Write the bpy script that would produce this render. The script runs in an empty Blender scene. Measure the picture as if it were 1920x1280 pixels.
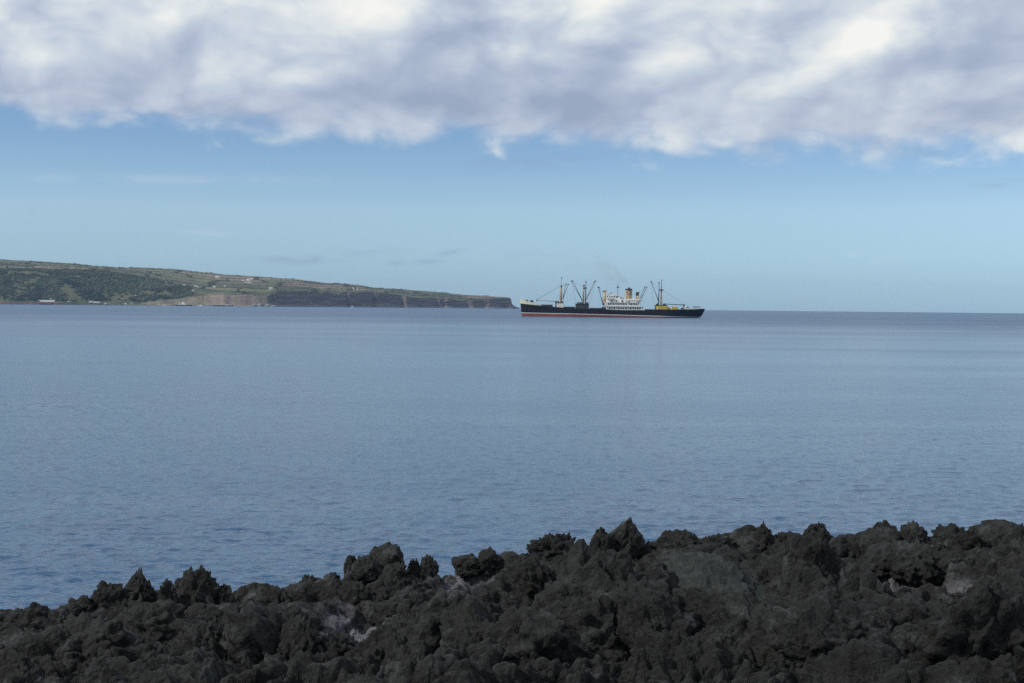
import bpy, bmesh, math, random
import numpy as np
from mathutils import Vector, Matrix

# ------------------------------------------------------------------ scene, camera, sky, sun
SC = bpy.context.scene
COL = SC.collection
rad = math.radians
EARTH = 6.371e6
CAM_Z = 7.6
F = 2542.0                      # focal length in photograph pixels (1920 wide)
PITCH, ROLL = -0.02570, 0.0096
CAM_R = Matrix.Rotation(math.pi / 2 + PITCH, 4, 'X') @ Matrix.Rotation(ROLL, 4, 'Z')
cam_d = bpy.data.cameras.new('camera')
cam_d.sensor_width = 36.0
cam_d.lens = F / 1920.0 * 36.0
cam_d.clip_start, cam_d.clip_end = 0.1, 60000.0
cam = bpy.data.objects.new('camera', cam_d)
COL.objects.link(cam)
cam.matrix_world = Matrix.Translation((0, 0, CAM_Z)) @ CAM_R
SC.camera = cam

SUN_EL, SUN_AZ = rad(41), rad(110)          # azimuth counted from the view direction towards the left
sun_vec = Vector((-math.sin(SUN_AZ) * math.cos(SUN_EL), math.cos(SUN_AZ) * math.cos(SUN_EL), math.sin(SUN_EL)))
sun_d = bpy.data.lights.new('sun', 'SUN')
sun_d.energy, sun_d.angle, sun_d.color = 3.0, rad(1.5), (1.0, 0.95, 0.87)
sun = bpy.data.objects.new('sun', sun_d)
COL.objects.link(sun)
sun.rotation_euler = (-sun_vec).to_track_quat('-Z', 'Y').to_euler()

SC.view_settings.view_transform = 'Standard'
SC.view_settings.look = 'None'
SC.view_settings.exposure = 0.0
SC.view_settings.gamma = 1.0
SC.cycles.use_denoising = False
SC.cycles.max_bounces = 4
SC.cycles.diffuse_bounces = 2
SC.cycles.glossy_bounces = 2
SC.cycles.volume_bounces = 1
SC.cycles.sample_clamp_direct = 6.0
SC.cycles.sample_clamp_indirect = 3.0
SC.cycles.caustics_reflective = False
SC.cycles.caustics_refractive = False


class Nodes:
    """small helper for wiring shader nodes"""
    def __init__(self, tree):
        self.t = tree
        tree.nodes.clear()

    def n(self, kind, **kw):
        nd = self.t.nodes.new(kind)
        for k, v in kw.items():
            setattr(nd, k, v)
        return nd

    def put(self, sock, v):
        if isinstance(v, bpy.types.NodeSocket):
            self.t.links.new(v, sock)
        elif v is not None:
            if sock.type == 'RGBA' and len(v) == 3:
                v = (*v, 1.0)
            sock.default_value = v

    def math(self, op, a, b=None, c=None, clamp=False):
        nd = self.n('ShaderNodeMath', operation=op, use_clamp=clamp)
        for i, v in enumerate((a, b, c)):
            if v is not None:
                self.put(nd.inputs[i], v)
        return nd.outputs[0]

    def vmath(self, op, a, b=None):
        nd = self.n('ShaderNodeVectorMath', operation=op)
        self.put(nd.inputs[0], a)
        if b is not None:
            self.put(nd.inputs[1], b)
        return nd.outputs[0]

    def noise(self, vec, scale, detail=4, rough=0.55, dist=0.0, lac=2.0):
        nd = self.n('ShaderNodeTexNoise')
        self.put(nd.inputs['Vector'], vec)
        self.put(nd.inputs['Scale'], scale)
        nd.inputs['Detail'].default_value = detail
        nd.inputs['Roughness'].default_value = rough
        nd.inputs['Distortion'].default_value = dist
        nd.inputs['Lacunarity'].default_value = lac
        return nd.outputs[0]

    def smooth(self, v, a, b, lo=0.0, hi=1.0):
        nd = self.n('ShaderNodeMapRange', interpolation_type='SMOOTHSTEP')
        self.put(nd.inputs['Value'], v)
        for k, x in (('From Min', a), ('From Max', b), ('To Min', lo), ('To Max', hi)):
            self.put(nd.inputs[k], x)
        return nd.outputs[0]

    def lin(self, v, a, b, lo=0.0, hi=1.0):
        nd = self.n('ShaderNodeMapRange')
        self.put(nd.inputs['Value'], v)
        for k, x in (('From Min', a), ('From Max', b), ('To Min', lo), ('To Max', hi)):
            self.put(nd.inputs[k], x)
        return nd.outputs[0]

    def mix(self, fac, a, b, blend='MIX'):
        nd = self.n('ShaderNodeMix', data_type='RGBA', blend_type=blend)
        self.put(nd.inputs[0], fac)
        self.put(nd.inputs[6], a)
        self.put(nd.inputs[7], b)
        return nd.outputs[2]

    def ramp(self, fac, stops, interp='LINEAR'):
        nd = self.n('ShaderNodeValToRGB')
        cr = nd.color_ramp
        cr.interpolation = interp
        while len(cr.elements) < len(stops):
            cr.elements.new(0.5)
        for e, (p, c) in zip(cr.elements, stops):
            e.position = p
            e.color = (*c, 1.0) if len(c) == 3 else c
        self.put(nd.inputs[0], fac)
        return nd.outputs[0]


def build_world():
    w = bpy.data.worlds.new('World')
    SC.world = w
    w.use_nodes = True
    g = Nodes(w.node_tree)
    out = g.n('ShaderNodeOutputWorld')
    bg = g.n('ShaderNodeBackground')
    bg.inputs['Strength'].default_value = 0.1
    g.t.links.new(bg.outputs[0], out.inputs[0])
    sky = g.n('ShaderNodeTexSky', sky_type='NISHITA', sun_disc=False)
    sky.sun_elevation, sky.sun_rotation = SUN_EL, -SUN_AZ
    sky.altitude = 10.0
    sky.air_density, sky.dust_density, sky.ozone_density = 1.0, 0.0, 4.0
    d = g.n('ShaderNodeTexCoord').outputs['Generated']
    sp = g.n('ShaderNodeSeparateXYZ')
    g.put(sp.inputs[0], d)
    x, y, z = sp.outputs
    skyc = g.mix(1.0, sky.outputs[0], (0.83, 0.93, 1.08), 'MULTIPLY')
    skyc = g.mix(1.0, skyc, g.ramp(g.lin(z, 0.0, 0.2), [(0.0, (0.49, 0.70, 0.99)), (0.175, (0.80, 0.91, 1.05)), (0.35, (1.09, 1.06, 1.03)), (0.6, (0.97, 0.96, 0.95))]), 'MULTIPLY')

    # cloud deck: a function of direction only, closed above about seven degrees
    st = g.vmath('MULTIPLY', d, (1.0, 1.0, 1.7))
    lit = g.vmath('ADD', st, (-0.011, 0.0, 0.020))          # a step towards the sun: billows get a bright and a shaded side
    o1, o2, o3 = (3.1, 7.7, 1.3), (9.4, 2.2, 5.2), (1.4, 4.1, 8.6)

    def layer(p, o, sc, det, ro, di):
        return g.math('SUBTRACT', g.noise(g.vmath('ADD', p, o), sc, det, ro, di), 0.5)
    big = layer(st, o1, 5.0, 2, 0.45, 0.2)
    mid = layer(st, o2, 9.0, 4, 0.46, 0.3)
    lump = layer(st, o3, 25.0, 5, 0.52, 0.5)
    puff = g.math('SUBTRACT', g.math('ABSOLUTE', layer(st, (6.6, 2.9, 4.4), 13.0, 5, 0.50, 0.3)), 0.09)
    relief = g.math('SUBTRACT', mid, layer(lit, o2, 9.0, 4, 0.46, 0.3))
    band = layer(g.vmath('MULTIPLY', d, (1.0, 1.0, 4.5)), (2.6, 0.4, 3.9), 7.0, 4, 0.5, 0.2)
    # lower edge of the deck, nearly flat
    edge = g.math('ADD', z, g.math('MULTIPLY', mid, 0.030))
    edge = g.math('ADD', edge, g.math('MULTIPLY', big, 0.030))
    edge = g.math('ADD', edge, g.math('MULTIPLY', lump, 0.030))
    edge = g.math('ADD', edge, g.math('MULTIPLY', puff, 0.05))
    edge = g.math('ADD', edge, g.math('MULTIPLY', x, 0.022))
    cover = g.smooth(edge, 0.111, 0.130)
    # brightness of the deck: grey bellies, white billows
    t = g.math('ADD', g.math('MULTIPLY', relief, 1.3), g.math('MULTIPLY', big, 1.0))
    t = g.math('ADD', t, g.math('MULTIPLY', puff, 1.3))
    t = g.math('ADD', t, g.math('MULTIPLY', mid, 0.65))
    t = g.math('ADD', t, g.math('MULTIPLY', band, 0.4))
    t = g.math('ADD', t, g.ramp(z, [(0.0, (0.60,) * 3), (0.125, (0.56,) * 3), (0.15, (0.36,) * 3), (0.21, (0.60,) * 3), (0.34, (0.48,) * 3)]))
    cloud = g.ramp(t, [(0.05, (0.33, 0.40, 0.54)), (0.30, (0.43, 0.50, 0.63)), (0.50, (0.55, 0.62, 0.72)),
                       (0.70, (0.72, 0.77, 0.80)), (0.92, (0.93, 0.93, 0.89))])
    cloud = g.mix(1.0, cloud, (10.0, 10.0, 10.0), 'MULTIPLY')
    # a few thin wisps below the deck
    wis = g.noise(g.vmath('ADD', g.vmath('MULTIPLY', d, (1.0, 1.0, 4.0)), (5.5, 1.1, 0.6)), 22.0, 6, 0.6, 0.4)
    wsm = g.smooth(wis, 0.38, 0.62)
    c = skyc
    for wx_, wy_, sx_, sz_, sl_, am, pale in [
            (640, 487, 85, 8, 0.10, 0.55, 0), (545, 493, 60, 7, -0.02, 0.40, 0), (845, 478, 24, 5, 0.18, 0.5, 0), (800, 496, 24, 6, 0.02, 0.5, 0), (742, 498, 18, 5, 0.0, 0.4, 0),
            (1000, 311, 130, 14, 0.05, 0.30, 0), (1830, 364, 60, 7, 0.02, 0.35, 0), (1690, 305, 90, 9, -0.02, 0.35, 0), (1040, 488, 70, 16, -0.1, 0.2, 0),
            (1590, 487, 60, 12, 0.0, 0.35, 1), (330, 350, 300, 9, 0.02, 0.22, 1), (400, 446, 45, 5, -0.05, 0.25, 1)]:
        x0, z0 = (wx_ - 960) / F, (578.6 + (wx_ - 960) * ROLL - wy_) / F
        u = g.math('DIVIDE', g.math('SUBTRACT', x, x0), sx_ / F)
        v = g.math('DIVIDE', g.math('SUBTRACT', g.math('SUBTRACT', z, z0), g.math('MULTIPLY', g.math('SUBTRACT', x, x0), sl_)), sz_ / F)
        e = g.math('EXPONENT', g.math('MULTIPLY', g.math('ADD', g.math('MULTIPLY', u, u), g.math('MULTIPLY', v, v)), -1.0))
        front = g.math('GREATER_THAN', y, 0.0)
        e = g.math('MULTIPLY', g.math('MULTIPLY', e, front), g.math('MULTIPLY', wsm, am))
        c = g.mix(e, c, (6.4, 7.2, 8.0) if pale else (2.5, 3.5, 5.0))
    c = g.mix(cover, c, cloud)
    g.put(bg.inputs['Color'], c)


build_world()

# ------------------------------------------------------------------ helpers
RNG = np.random.default_rng(11)
random.seed(5)


def ray(px, py):
    """direction (world) through a pixel of the 1920x1280 photograph"""
    return (CAM_R @ Vector(((px - 960) / F, -(py - 640) / F, -1.0, 0.0))).xyz


def at(px, py, Y):
    d = ray(px, py)
    k = Y / d.y
    return Vector((d.x * k, Y, CAM_Z + d.z * k))


def sea_drop(r2):
    return -r2 / (2 * EARTH)


def sea_z(x, y):
    return sea_drop(x * x + y * y)


def horizon_y(px):
    return 578.6 + (px - 960) * ROLL


def mat(name, colour, rough=0.6, metal=0.0, spec=0.5, bump=0.0, bscale=8.0, vary=0.0, vscale=3.0, coord='Object'):
    m = bpy.data.materials.new(name)
    m.use_nodes = True
    g = Nodes(m.node_tree)
    out = g.n('ShaderNodeOutputMaterial')
    b = g.n('ShaderNodeBsdfPrincipled')
    g.t.links.new(b.outputs[0], out.inputs[0])
    co = g.n('ShaderNodeTexCoord').outputs[coord]
    c = (*colour, 1.0)
    if vary:
        nz = g.noise(co, vscale, 6, 0.6)
        dark = tuple(v * (1 - vary) for v in colour)
        lite = tuple(min(1, v * (1 + vary)) for v in colour)
        c = g.ramp(nz, [(0.3, dark), (0.7, lite)])
    g.put(b.inputs['Base Color'], c)
    b.inputs['Roughness'].default_value = rough
    b.inputs['Metallic'].default_value = metal
    b.inputs['Specular IOR Level'].default_value = spec
    if bump:
        bn = g.n('ShaderNodeBump')
        bn.inputs['Strength'].default_value = bump
        bn.inputs['Distance'].default_value = 0.05
        g.put(bn.inputs['Height'], g.noise(co, bscale, 6, 0.6))
        g.put(b.inputs['Normal'], bn.outputs[0])
    return m


def mesh_np(name, V, Fc, smooth=True):
    """mesh from numpy: V (n,3), Fc (m,k) of one face size"""
    me = bpy.data.meshes.new(name)
    V = np.ascontiguousarray(V, dtype=np.float32)
    Fc = np.ascontiguousarray(Fc, dtype=np.int32)
    m, k = Fc.shape
    me.vertices.add(len(V))
    me.vertices.foreach_set('co', V.ravel())
    me.loops.add(m * k)
    me.loops.foreach_set('vertex_index', Fc.ravel())
    me.polygons.add(m)
    me.polygons.foreach_set('loop_start', np.arange(0, m * k, k, dtype=np.int32))
    me.polygons.foreach_set('loop_total', np.full(m, k, dtype=np.int32))
    if smooth:
        me.polygons.foreach_set('use_smooth', np.ones(m, dtype=bool))
    me.update()
    me.validate()
    return me


def grid_faces(nr, nc, wrap=False):
    i = np.arange(nr - 1)[:, None] * nc
    if wrap:
        j = np.arange(nc)[None, :]
        j2 = (j + 1) % nc
    else:
        j = np.arange(nc - 1)[None, :]
        j2 = j + 1
    return np.stack([i + j, i + j2, i + nc + j2, i + nc + j], -1).reshape(-1, 4)


def link(name, me, m=None, parent=None, loc=None):
    o = bpy.data.objects.new(name, me)
    COL.objects.link(o)
    if m is not None and me is not None:
        if len(me.materials) == 0:
            me.materials.append(m)
    if parent is not None:
        o.parent = parent
    if loc is not None:
        o.location = loc
    return o


def tag(o, label=None, cat=None, group=None, kind=None):
    for k, v in (('label', label), ('category', cat), ('group', group), ('kind', kind)):
        if v:
            o[k] = v
    return o


def empty(name, loc, rz=0.0):
    o = bpy.data.objects.new(name, None)
    COL.objects.link(o)
    o.empty_display_size = 0.5
    o.location = loc
    o.rotation_euler = (0, 0, rz)
    return o


class MB:
    """collects boxes, tubes and prisms into one mesh"""
    def __init__(self):
        self.v, self.f = [], []

    def add(self, vs, fs):
        n = len(self.v)
        self.v += [tuple(p) for p in vs]
        self.f += [tuple(i + n for i in q) for q in fs]
        return self

    def box(self, x0, x1, y0, y1, z0, z1, tx=0.0, ty=0.0):
        """box; tx, ty draw the top in"""
        vs = [(x0, y0, z0), (x1, y0, z0), (x1, y1, z0), (x0, y1, z0),
              (x0 + tx, y0 + ty, z1), (x1 - tx, y0 + ty, z1), (x1 - tx, y1 - ty, z1), (x0 + tx, y1 - ty, z1)]
        return self.add(vs, [(3, 2, 1, 0), (4, 5, 6, 7), (0, 1, 5, 4), (1, 2, 6, 5), (2, 3, 7, 6), (3, 0, 4, 7)])

    def tube(self, a, b, ra, rb=None, n=8):
        rb = ra if rb is None else rb
        a, b = Vector(a), Vector(b)
        d = (b - a).normalized()
        u = d.orthogonal().normalized()
        w = d.cross(u)
        vs = []
        for p, r in ((a, ra), (b, rb)):
            for k in range(n):
                t = 2 * math.pi * k / n
                vs.append(p + u * math.cos(t) * r + w * math.sin(t) * r)
        fs = [(k, (k + 1) % n, n + (k + 1) % n, n + k) for k in range(n)]
        fs += [tuple(range(n - 1, -1, -1)), tuple(range(n, 2 * n))]
        return self.add(vs, fs)

    def poly_tube(self, pts, r, n=5):
        for a, b in zip(pts[:-1], pts[1:]):
            self.tube(a, b, r, r, n)
        return self

    def lathe(self, prof, c=(0, 0, 0), n=12, sx=1.0, sy=1.0):
        vs = []
        for r, z in prof:
            for k in range(n):
                t = 2 * math.pi * k / n
                vs.append((c[0] + r * sx * math.cos(t), c[1] + r * sy * math.sin(t), c[2] + z))
        fs = []
        for i in range(len(prof) - 1):
            for k in range(n):
                k2 = (k + 1) % n
                fs.append((i * n + k, i * n + k2, (i + 1) * n + k2, (i + 1) * n + k))
        fs.append(tuple(range(n - 1, -1, -1)))
        m = (len(prof) - 1) * n
        fs.append(tuple(range(m, m + n)))
        return self.add(vs, fs)

    def build(self, name, m, parent=None, smooth=False):
        me = bpy.data.meshes.new(name)
        me.from_pydata(self.v, [], self.f)
        if smooth:
            for p in me.polygons:
                p.use_smooth = True
        me.update()
        return link(name, me, m, parent)


# ---- numpy noise
def _hash(ix, iy, iz, seed):
    h = (ix.astype(np.uint32) * np.uint32(374761393) + iy.astype(np.uint32) * np.uint32(668265263)
         + iz.astype(np.uint32) * np.uint32(2147483647) + np.uint32(seed * 1274126177 & 0xffffffff))
    h = (h ^ (h >> np.uint32(13))) * np.uint32(1274126177)
    h = (h ^ (h >> np.uint32(16))) * np.uint32(2246822519)
    return h ^ (h >> np.uint32(15))


def _u01(h):
    return (h & np.uint32(0xffffff)).astype(np.float32) / np.float32(0xffffff)


def vnoise(x, y, z, seed=0):
    """value-gradient noise in -1..1"""
    x0, y0, z0 = np.floor(x), np.floor(y), np.floor(z)
    fx, fy, fz = (x - x0), (y - y0), (z - z0)
    ix, iy, iz = x0.astype(np.int64), y0.astype(np.int64), z0.astype(np.int64)
    ux, uy, uz = (f * f * f * (f * (f * 6 - 15) + 10) for f in (fx, fy, fz))
    r = 0
    for dx in (0, 1):
        for dy in (0, 1):
            for dz in (0, 1):
                h = _hash(ix + dx, iy + dy, iz + dz, seed)
                gx = ((h & np.uint32(255)).astype(np.float32) / 127.5 - 1)
                gy = (((h >> np.uint32(8)) & np.uint32(255)).astype(np.float32) / 127.5 - 1)
                gz = (((h >> np.uint32(16)) & np.uint32(255)).astype(np.float32) / 127.5 - 1)
                w = (ux if dx else 1 - ux) * (uy if dy else 1 - uy) * (uz if dz else 1 - uz)
                r = r + w * (gx * (fx - dx) + gy * (fy - dy) + gz * (fz - dz))
    return r * 1.1


def fbm(x, y, z, seed=0, octs=4, gain=0.5, ridged=False):
    r, a, t = 0, 1.0, 0.0
    for o in range(octs):
        n = vnoise(x, y, z, seed + o)
        r = r + a * ((1 - 2 * np.abs(n)) if ridged else n)
        t += a
        a *= gain
        x, y, z = x * 2.03 + 7.1, y * 2.03 + 3.7, z * 2.03 + 1.9
    return r / t


def rmf(x, y, z, seed=0, octs=5, gain=0.55):
    """ridged multifractal in 0..1: sharp crests, broad pits"""
    r, a, t, w = 0, 1.0, 0.0, 1.0
    for o in range(octs):
        n = np.clip(1 - 1.9 * np.abs(vnoise(x, y, z, seed + o)), 0, 1) ** 1.6
        r = r + a * n * w
        t += a
        w = np.clip(n * 1.8 + 0.12, 0, 1)
        a *= gain
        x, y, z = x * 2.07 + 5.3, y * 2.07 + 1.7, z * 2.07 + 9.2
    return r / t


def worley(x, y, z=None, seed=0, f2=False):
    """cell noise, 2-D when z is None; returns F1 and F2"""
    x0, y0 = np.floor(x), np.floor(y)
    zs = (0,) if z is None else (-1, 0, 1)
    z0 = np.zeros_like(x0) if z is None else np.floor(z)
    F1 = np.full(x.shape, 9.0, np.float32)
    best = [np.zeros(x.shape, np.float32) for _ in range(3)]
    F2 = np.full(x.shape, 9.0, np.float32)
    for dx in (-1, 0, 1):
        for dy in (-1, 0, 1):
            for dz in zs:
                cx, cy, cz = x0 + dx, y0 + dy, z0 + dz
                h = _hash(cx.astype(np.int64), cy.astype(np.int64), cz.astype(np.int64), seed)
                jx, jy = _u01(h), _u01(h * np.uint32(747796405) + np.uint32(12345))
                d = (cx + jx - x) ** 2 + (cy + jy - y) ** 2
                if z is not None:
                    jz = _u01(h * np.uint32(2891336453) + np.uint32(777))
                    d = d + (cz + jz - z) ** 2
                if f2:
                    nb = d < F1
                    best[0] = np.where(nb, _u01(h * np.uint32(3242174889) + np.uint32(99)), best[0])
                    best[1] = np.where(nb, x - cx - jx, best[1])
                    best[2] = np.where(nb, y - cy - jy, best[2])
                F2 = np.minimum(F2, np.maximum(F1, d))
                F1 = np.minimum(F1, d)
    if f2:
        return np.sqrt(F1), np.sqrt(F2), best
    return np.sqrt(F1), np.sqrt(F2)


def table(tb):
    a = np.array(tb, float)
    return lambda v: np.interp(v, a[:, 0], a[:, 1])


def set_col(me, name, rgb):
    at_ = me.color_attributes.new(name, 'FLOAT_COLOR', 'POINT')
    c = np.ones((len(me.vertices), 4), np.float32)
    c[:, :rgb.shape[1]] = rgb
    at_.data.foreach_set('color', c.ravel())


# ------------------------------------------------------------------ the sea
def water_material():
    m = bpy.data.materials.new('sea_water')
    m.use_nodes = True
    g = Nodes(m.node_tree)
    out = g.n('ShaderNodeOutputMaterial')
    b = g.n('ShaderNodeBsdfPrincipled')
    g.t.links.new(b.outputs[0], out.inputs[0])
    b.inputs['IOR'].default_value = 1.333
    geo = g.n('ShaderNodeNewGeometry')
    pos = geo.outputs['Position']
    sp = g.n('ShaderNodeSeparateXYZ')
    g.put(sp.inputs[0], pos)
    dist = g.vmath('LENGTH', pos)
    nd = g.n('ShaderNodeVectorMath', operation='LENGTH')
    g.put(nd.inputs[0], pos)
    dist = nd.outputs['Value']
    # wind streaks: calmer and rougher bands on the surface
    st = g.vmath('MULTIPLY', pos, (0.0022, 0.011, 0.0))
    streak = g.noise(st, 1.0, 5, 0.6, 0.5)
    st2 = g.vmath('MULTIPLY', pos, (0.012, 0.045, 0.0))
    streak2 = g.noise(st2, 1.0, 4, 0.6, 0.5)
    wind = g.math('ADD', g.math('MULTIPLY', streak, 0.6), g.math('MULTIPLY', streak2, 0.4))
    rough = g.math('ADD', g.lin(dist, 30.0, 900.0, 0.10, 0.36), g.lin(wind, 0.35, 0.65, -0.07, 0.08))
    g.put(b.inputs['Roughness'], rough)
    base = g.mix(g.smooth(wind, 0.35, 0.65), (0.018, 0.068, 0.145), (0.023, 0.078, 0.158))
    g.put(b.inputs['Base Color'], base)
    # ripples too fine for the mesh
    p1 = g.vmath('MULTIPLY', pos, (1.0, 1.7, 1.0))
    r1 = g.noise(p1, 2.6, 3, 0.55, 0.4)
    r2 = g.noise(p1, 0.62, 3, 0.55, 0.3)
    r3 = g.noise(g.vmath('MULTIPLY', pos, (1.0, 1.9, 1.0)), 0.11, 4, 0.6, 0.2)
    amp = g.lin(wind, 0.3, 0.7, 0.5, 1.6)
    h = g.math('ADD', g.math('MULTIPLY', r1, g.lin(dist, 20.0, 200.0, 0.060, 0.012)),
               g.math('MULTIPLY', r2, g.lin(dist, 60.0, 900.0, 0.13, 0.11)))
    h = g.math('ADD', h, g.math('MULTIPLY', r3, g.lin(dist, 100.0, 1500.0, 0.18, 0.42)))
    bn = g.n('ShaderNodeBump')
    bn.inputs['Strength'].default_value = 1.0
    bn.inputs['Distance'].default_value = 1.0
    g.put(bn.inputs['Height'], g.math('MULTIPLY', h, amp))
    g.put(b.inputs['Normal'], bn.outputs[0])
    return m


def build_sea():
    inv = np.linspace(1 / 26.0, 1 / 11000.0, 520)
    r = np.concatenate([np.linspace(11.0, 25.8, 60), 1 / inv, [11500.0]])
    a = np.concatenate([np.linspace(-100, -26, 50, endpoint=False), np.linspace(-26, 26, 620), np.linspace(26, 100, 51)[1:]])
    a = np.radians(a)
    R, A = np.meshgrid(r, a, indexing='ij')
    X, Y = R * np.sin(A), R * np.cos(A)
    dr = np.gradient(r)[:, None] + 0 * A
    dx = R * rad(52 / 620)
    Z = np.zeros_like(X)
    rg = np.random.default_rng(3)
    patch = 0.65 + 0.95 * fbm(X / 60, Y / 35, 0 * X, 41, 3)
    for k in range(84):
        wl = 0.28 * (5.5 / 0.28) ** rg.random() ** 1.25
        th = rad(-78) + rg.normal(0, 0.6)
        kx, ky = math.cos(th) * 2 * math.pi / wl, math.sin(th) * 2 * math.pi / wl
        amp = 0.0068 * wl ** 0.8 * (0.6 + 0.8 * rg.random())
        res = np.maximum(dr * abs(math.sin(th)), dx * abs(math.cos(th)))
        fade = np.clip((wl / np.maximum(res, 1e-6) - 2.5) / 3.0, 0, 1)
        fade = fade * (1.0 if wl < 1.6 else np.clip((R - 35 * wl ** 0.8) / 90.0, 0.12, 1))
        ph = kx * X + ky * Y + rg.random() * 6.283 + 1.2 * math.sin(k) * patch
        Z += amp * fade * patch * (np.sin(ph) + 0.25 * np.sin(2 * ph + 1.0))
    Z += sea_drop(R * R)
    me = mesh_np('sea', np.stack([X, Y, Z], -1).reshape(-1, 3), grid_faces(len(r), len(a))[:, ::-1])
    o = link('sea', me, water_material())
    tag(o, 'blue-grey rippled sea stretching from the black rocks to the horizon', 'sea', kind='structure')


build_sea()


# ------------------------------------------------------------------ the far headland
SHORE = table([(-120, 4080), (66, 4200), (300, 4300), (440, 4350), (500, 4380), (515, 4420), (600, 4700), (700, 4960), (800, 5150), (900, 5320), (958, 5400), (990, 5420)])
SKYLINE = table([(-120, 86), (0, 83), (66, 80.5), (130, 77), (160, 74.5), (200, 71), (250, 70), (300, 69.3), (360, 65), (420, 59.5), (500, 54.5), (560, 51), (600, 45.5), (640, 43.5), (680, 40.5),
                 (700, 36.5), (760, 34), (830, 28.5), (880, 24), (920, 22.3), (948, 21.4), (955, 20.6), (957.5, 18), (959, 9), (963, 5.5), (968, 3), (975, 1.2), (980, -1), (990, -2)])
BREAK = table([(-120, 68), (66, 66), (200, 63), (240, 57), (300, 47), (350, 37), (385, 24), (420, 21), (440, 21), (500, 24), (512, 29), (530, 31), (600, 28.5), (680, 30), (720, 27), (760, 23.5), (830, 18),
               (870, 17.5), (900, 18.5), (948, 19.6), (955, 19), (957.5, 16.5), (959, 8), (963, 5), (968, 2.6), (975, 1.0), (980, -1.2), (990, -2.2)])
BREAK_OFF = table([(-120, 420), (200, 380), (300, 300), (350, 220), (385, 90), (420, 45), (500, 42), (515, 34), (958, 26), (990, 20)])
RIDGE_OFF = table([(-120, 1400), (200, 1250), (400, 1100), (515, 1000), (700, 700), (850, 420), (930, 200), (958, 90), (990, 60)])


def land_point(px, off):
    """point of the headland (without fine relief) under an azimuth, OFF metres behind the shore"""
    D = SHORE(px) + off
    pb, ps, ob, orr = BREAK(px), SKYLINE(px), BREAK_OFF(px), RIDGE_OFF(px)
    wig = 4.0 * np.sin(px / 19.3 + 1.3 * np.sin(px / 33.0)) * np.sin(px / 41.0 + 2.0)
    pb = pb - np.clip((px - 380) / 60, 0, 1) * np.clip((930 - px) / 60, 0, 1) * np.abs(wig)
    steep = np.clip((px - 360) / 60, 0, 1)
    t = np.clip(off / ob, 0, 1)
    cliff = np.where(t < 0.35, 0.14 * t / 0.35, 0.14 + 0.86 * np.clip((t - 0.35) / 0.5, 0, 1))
    slope = np.sin(t * math.pi / 2) ** 0.9
    p1 = pb * (slope * (1 - steep) + cliff * steep)
    t2 = np.clip((off - ob) / np.maximum(orr - ob, 1), 0, 1)
    p = p1 + (ps - pb) * (1 - (1 - t2) ** 1.25)
    back = np.clip((off - orr) / 600.0, 0, 1)
    z = p * D / F * (1 - 0.75 * back)
    z = z + np.where(off < 0, off * 0.4, 0)
    u = (px - 960) / F
    return u * D, D, z


def land_off_for(px, p):
    """offset behind the shore where the land stands P photograph pixels above its waterline"""
    o = np.concatenate([np.linspace(0, BREAK_OFF(px), 60), np.linspace(BREAK_OFF(px), RIDGE_OFF(px), 120)[1:]])
    x, d, z = land_point(np.full_like(o, px), o)
    q = z * F / d
    return float(np.interp(p, q, o))


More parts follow.
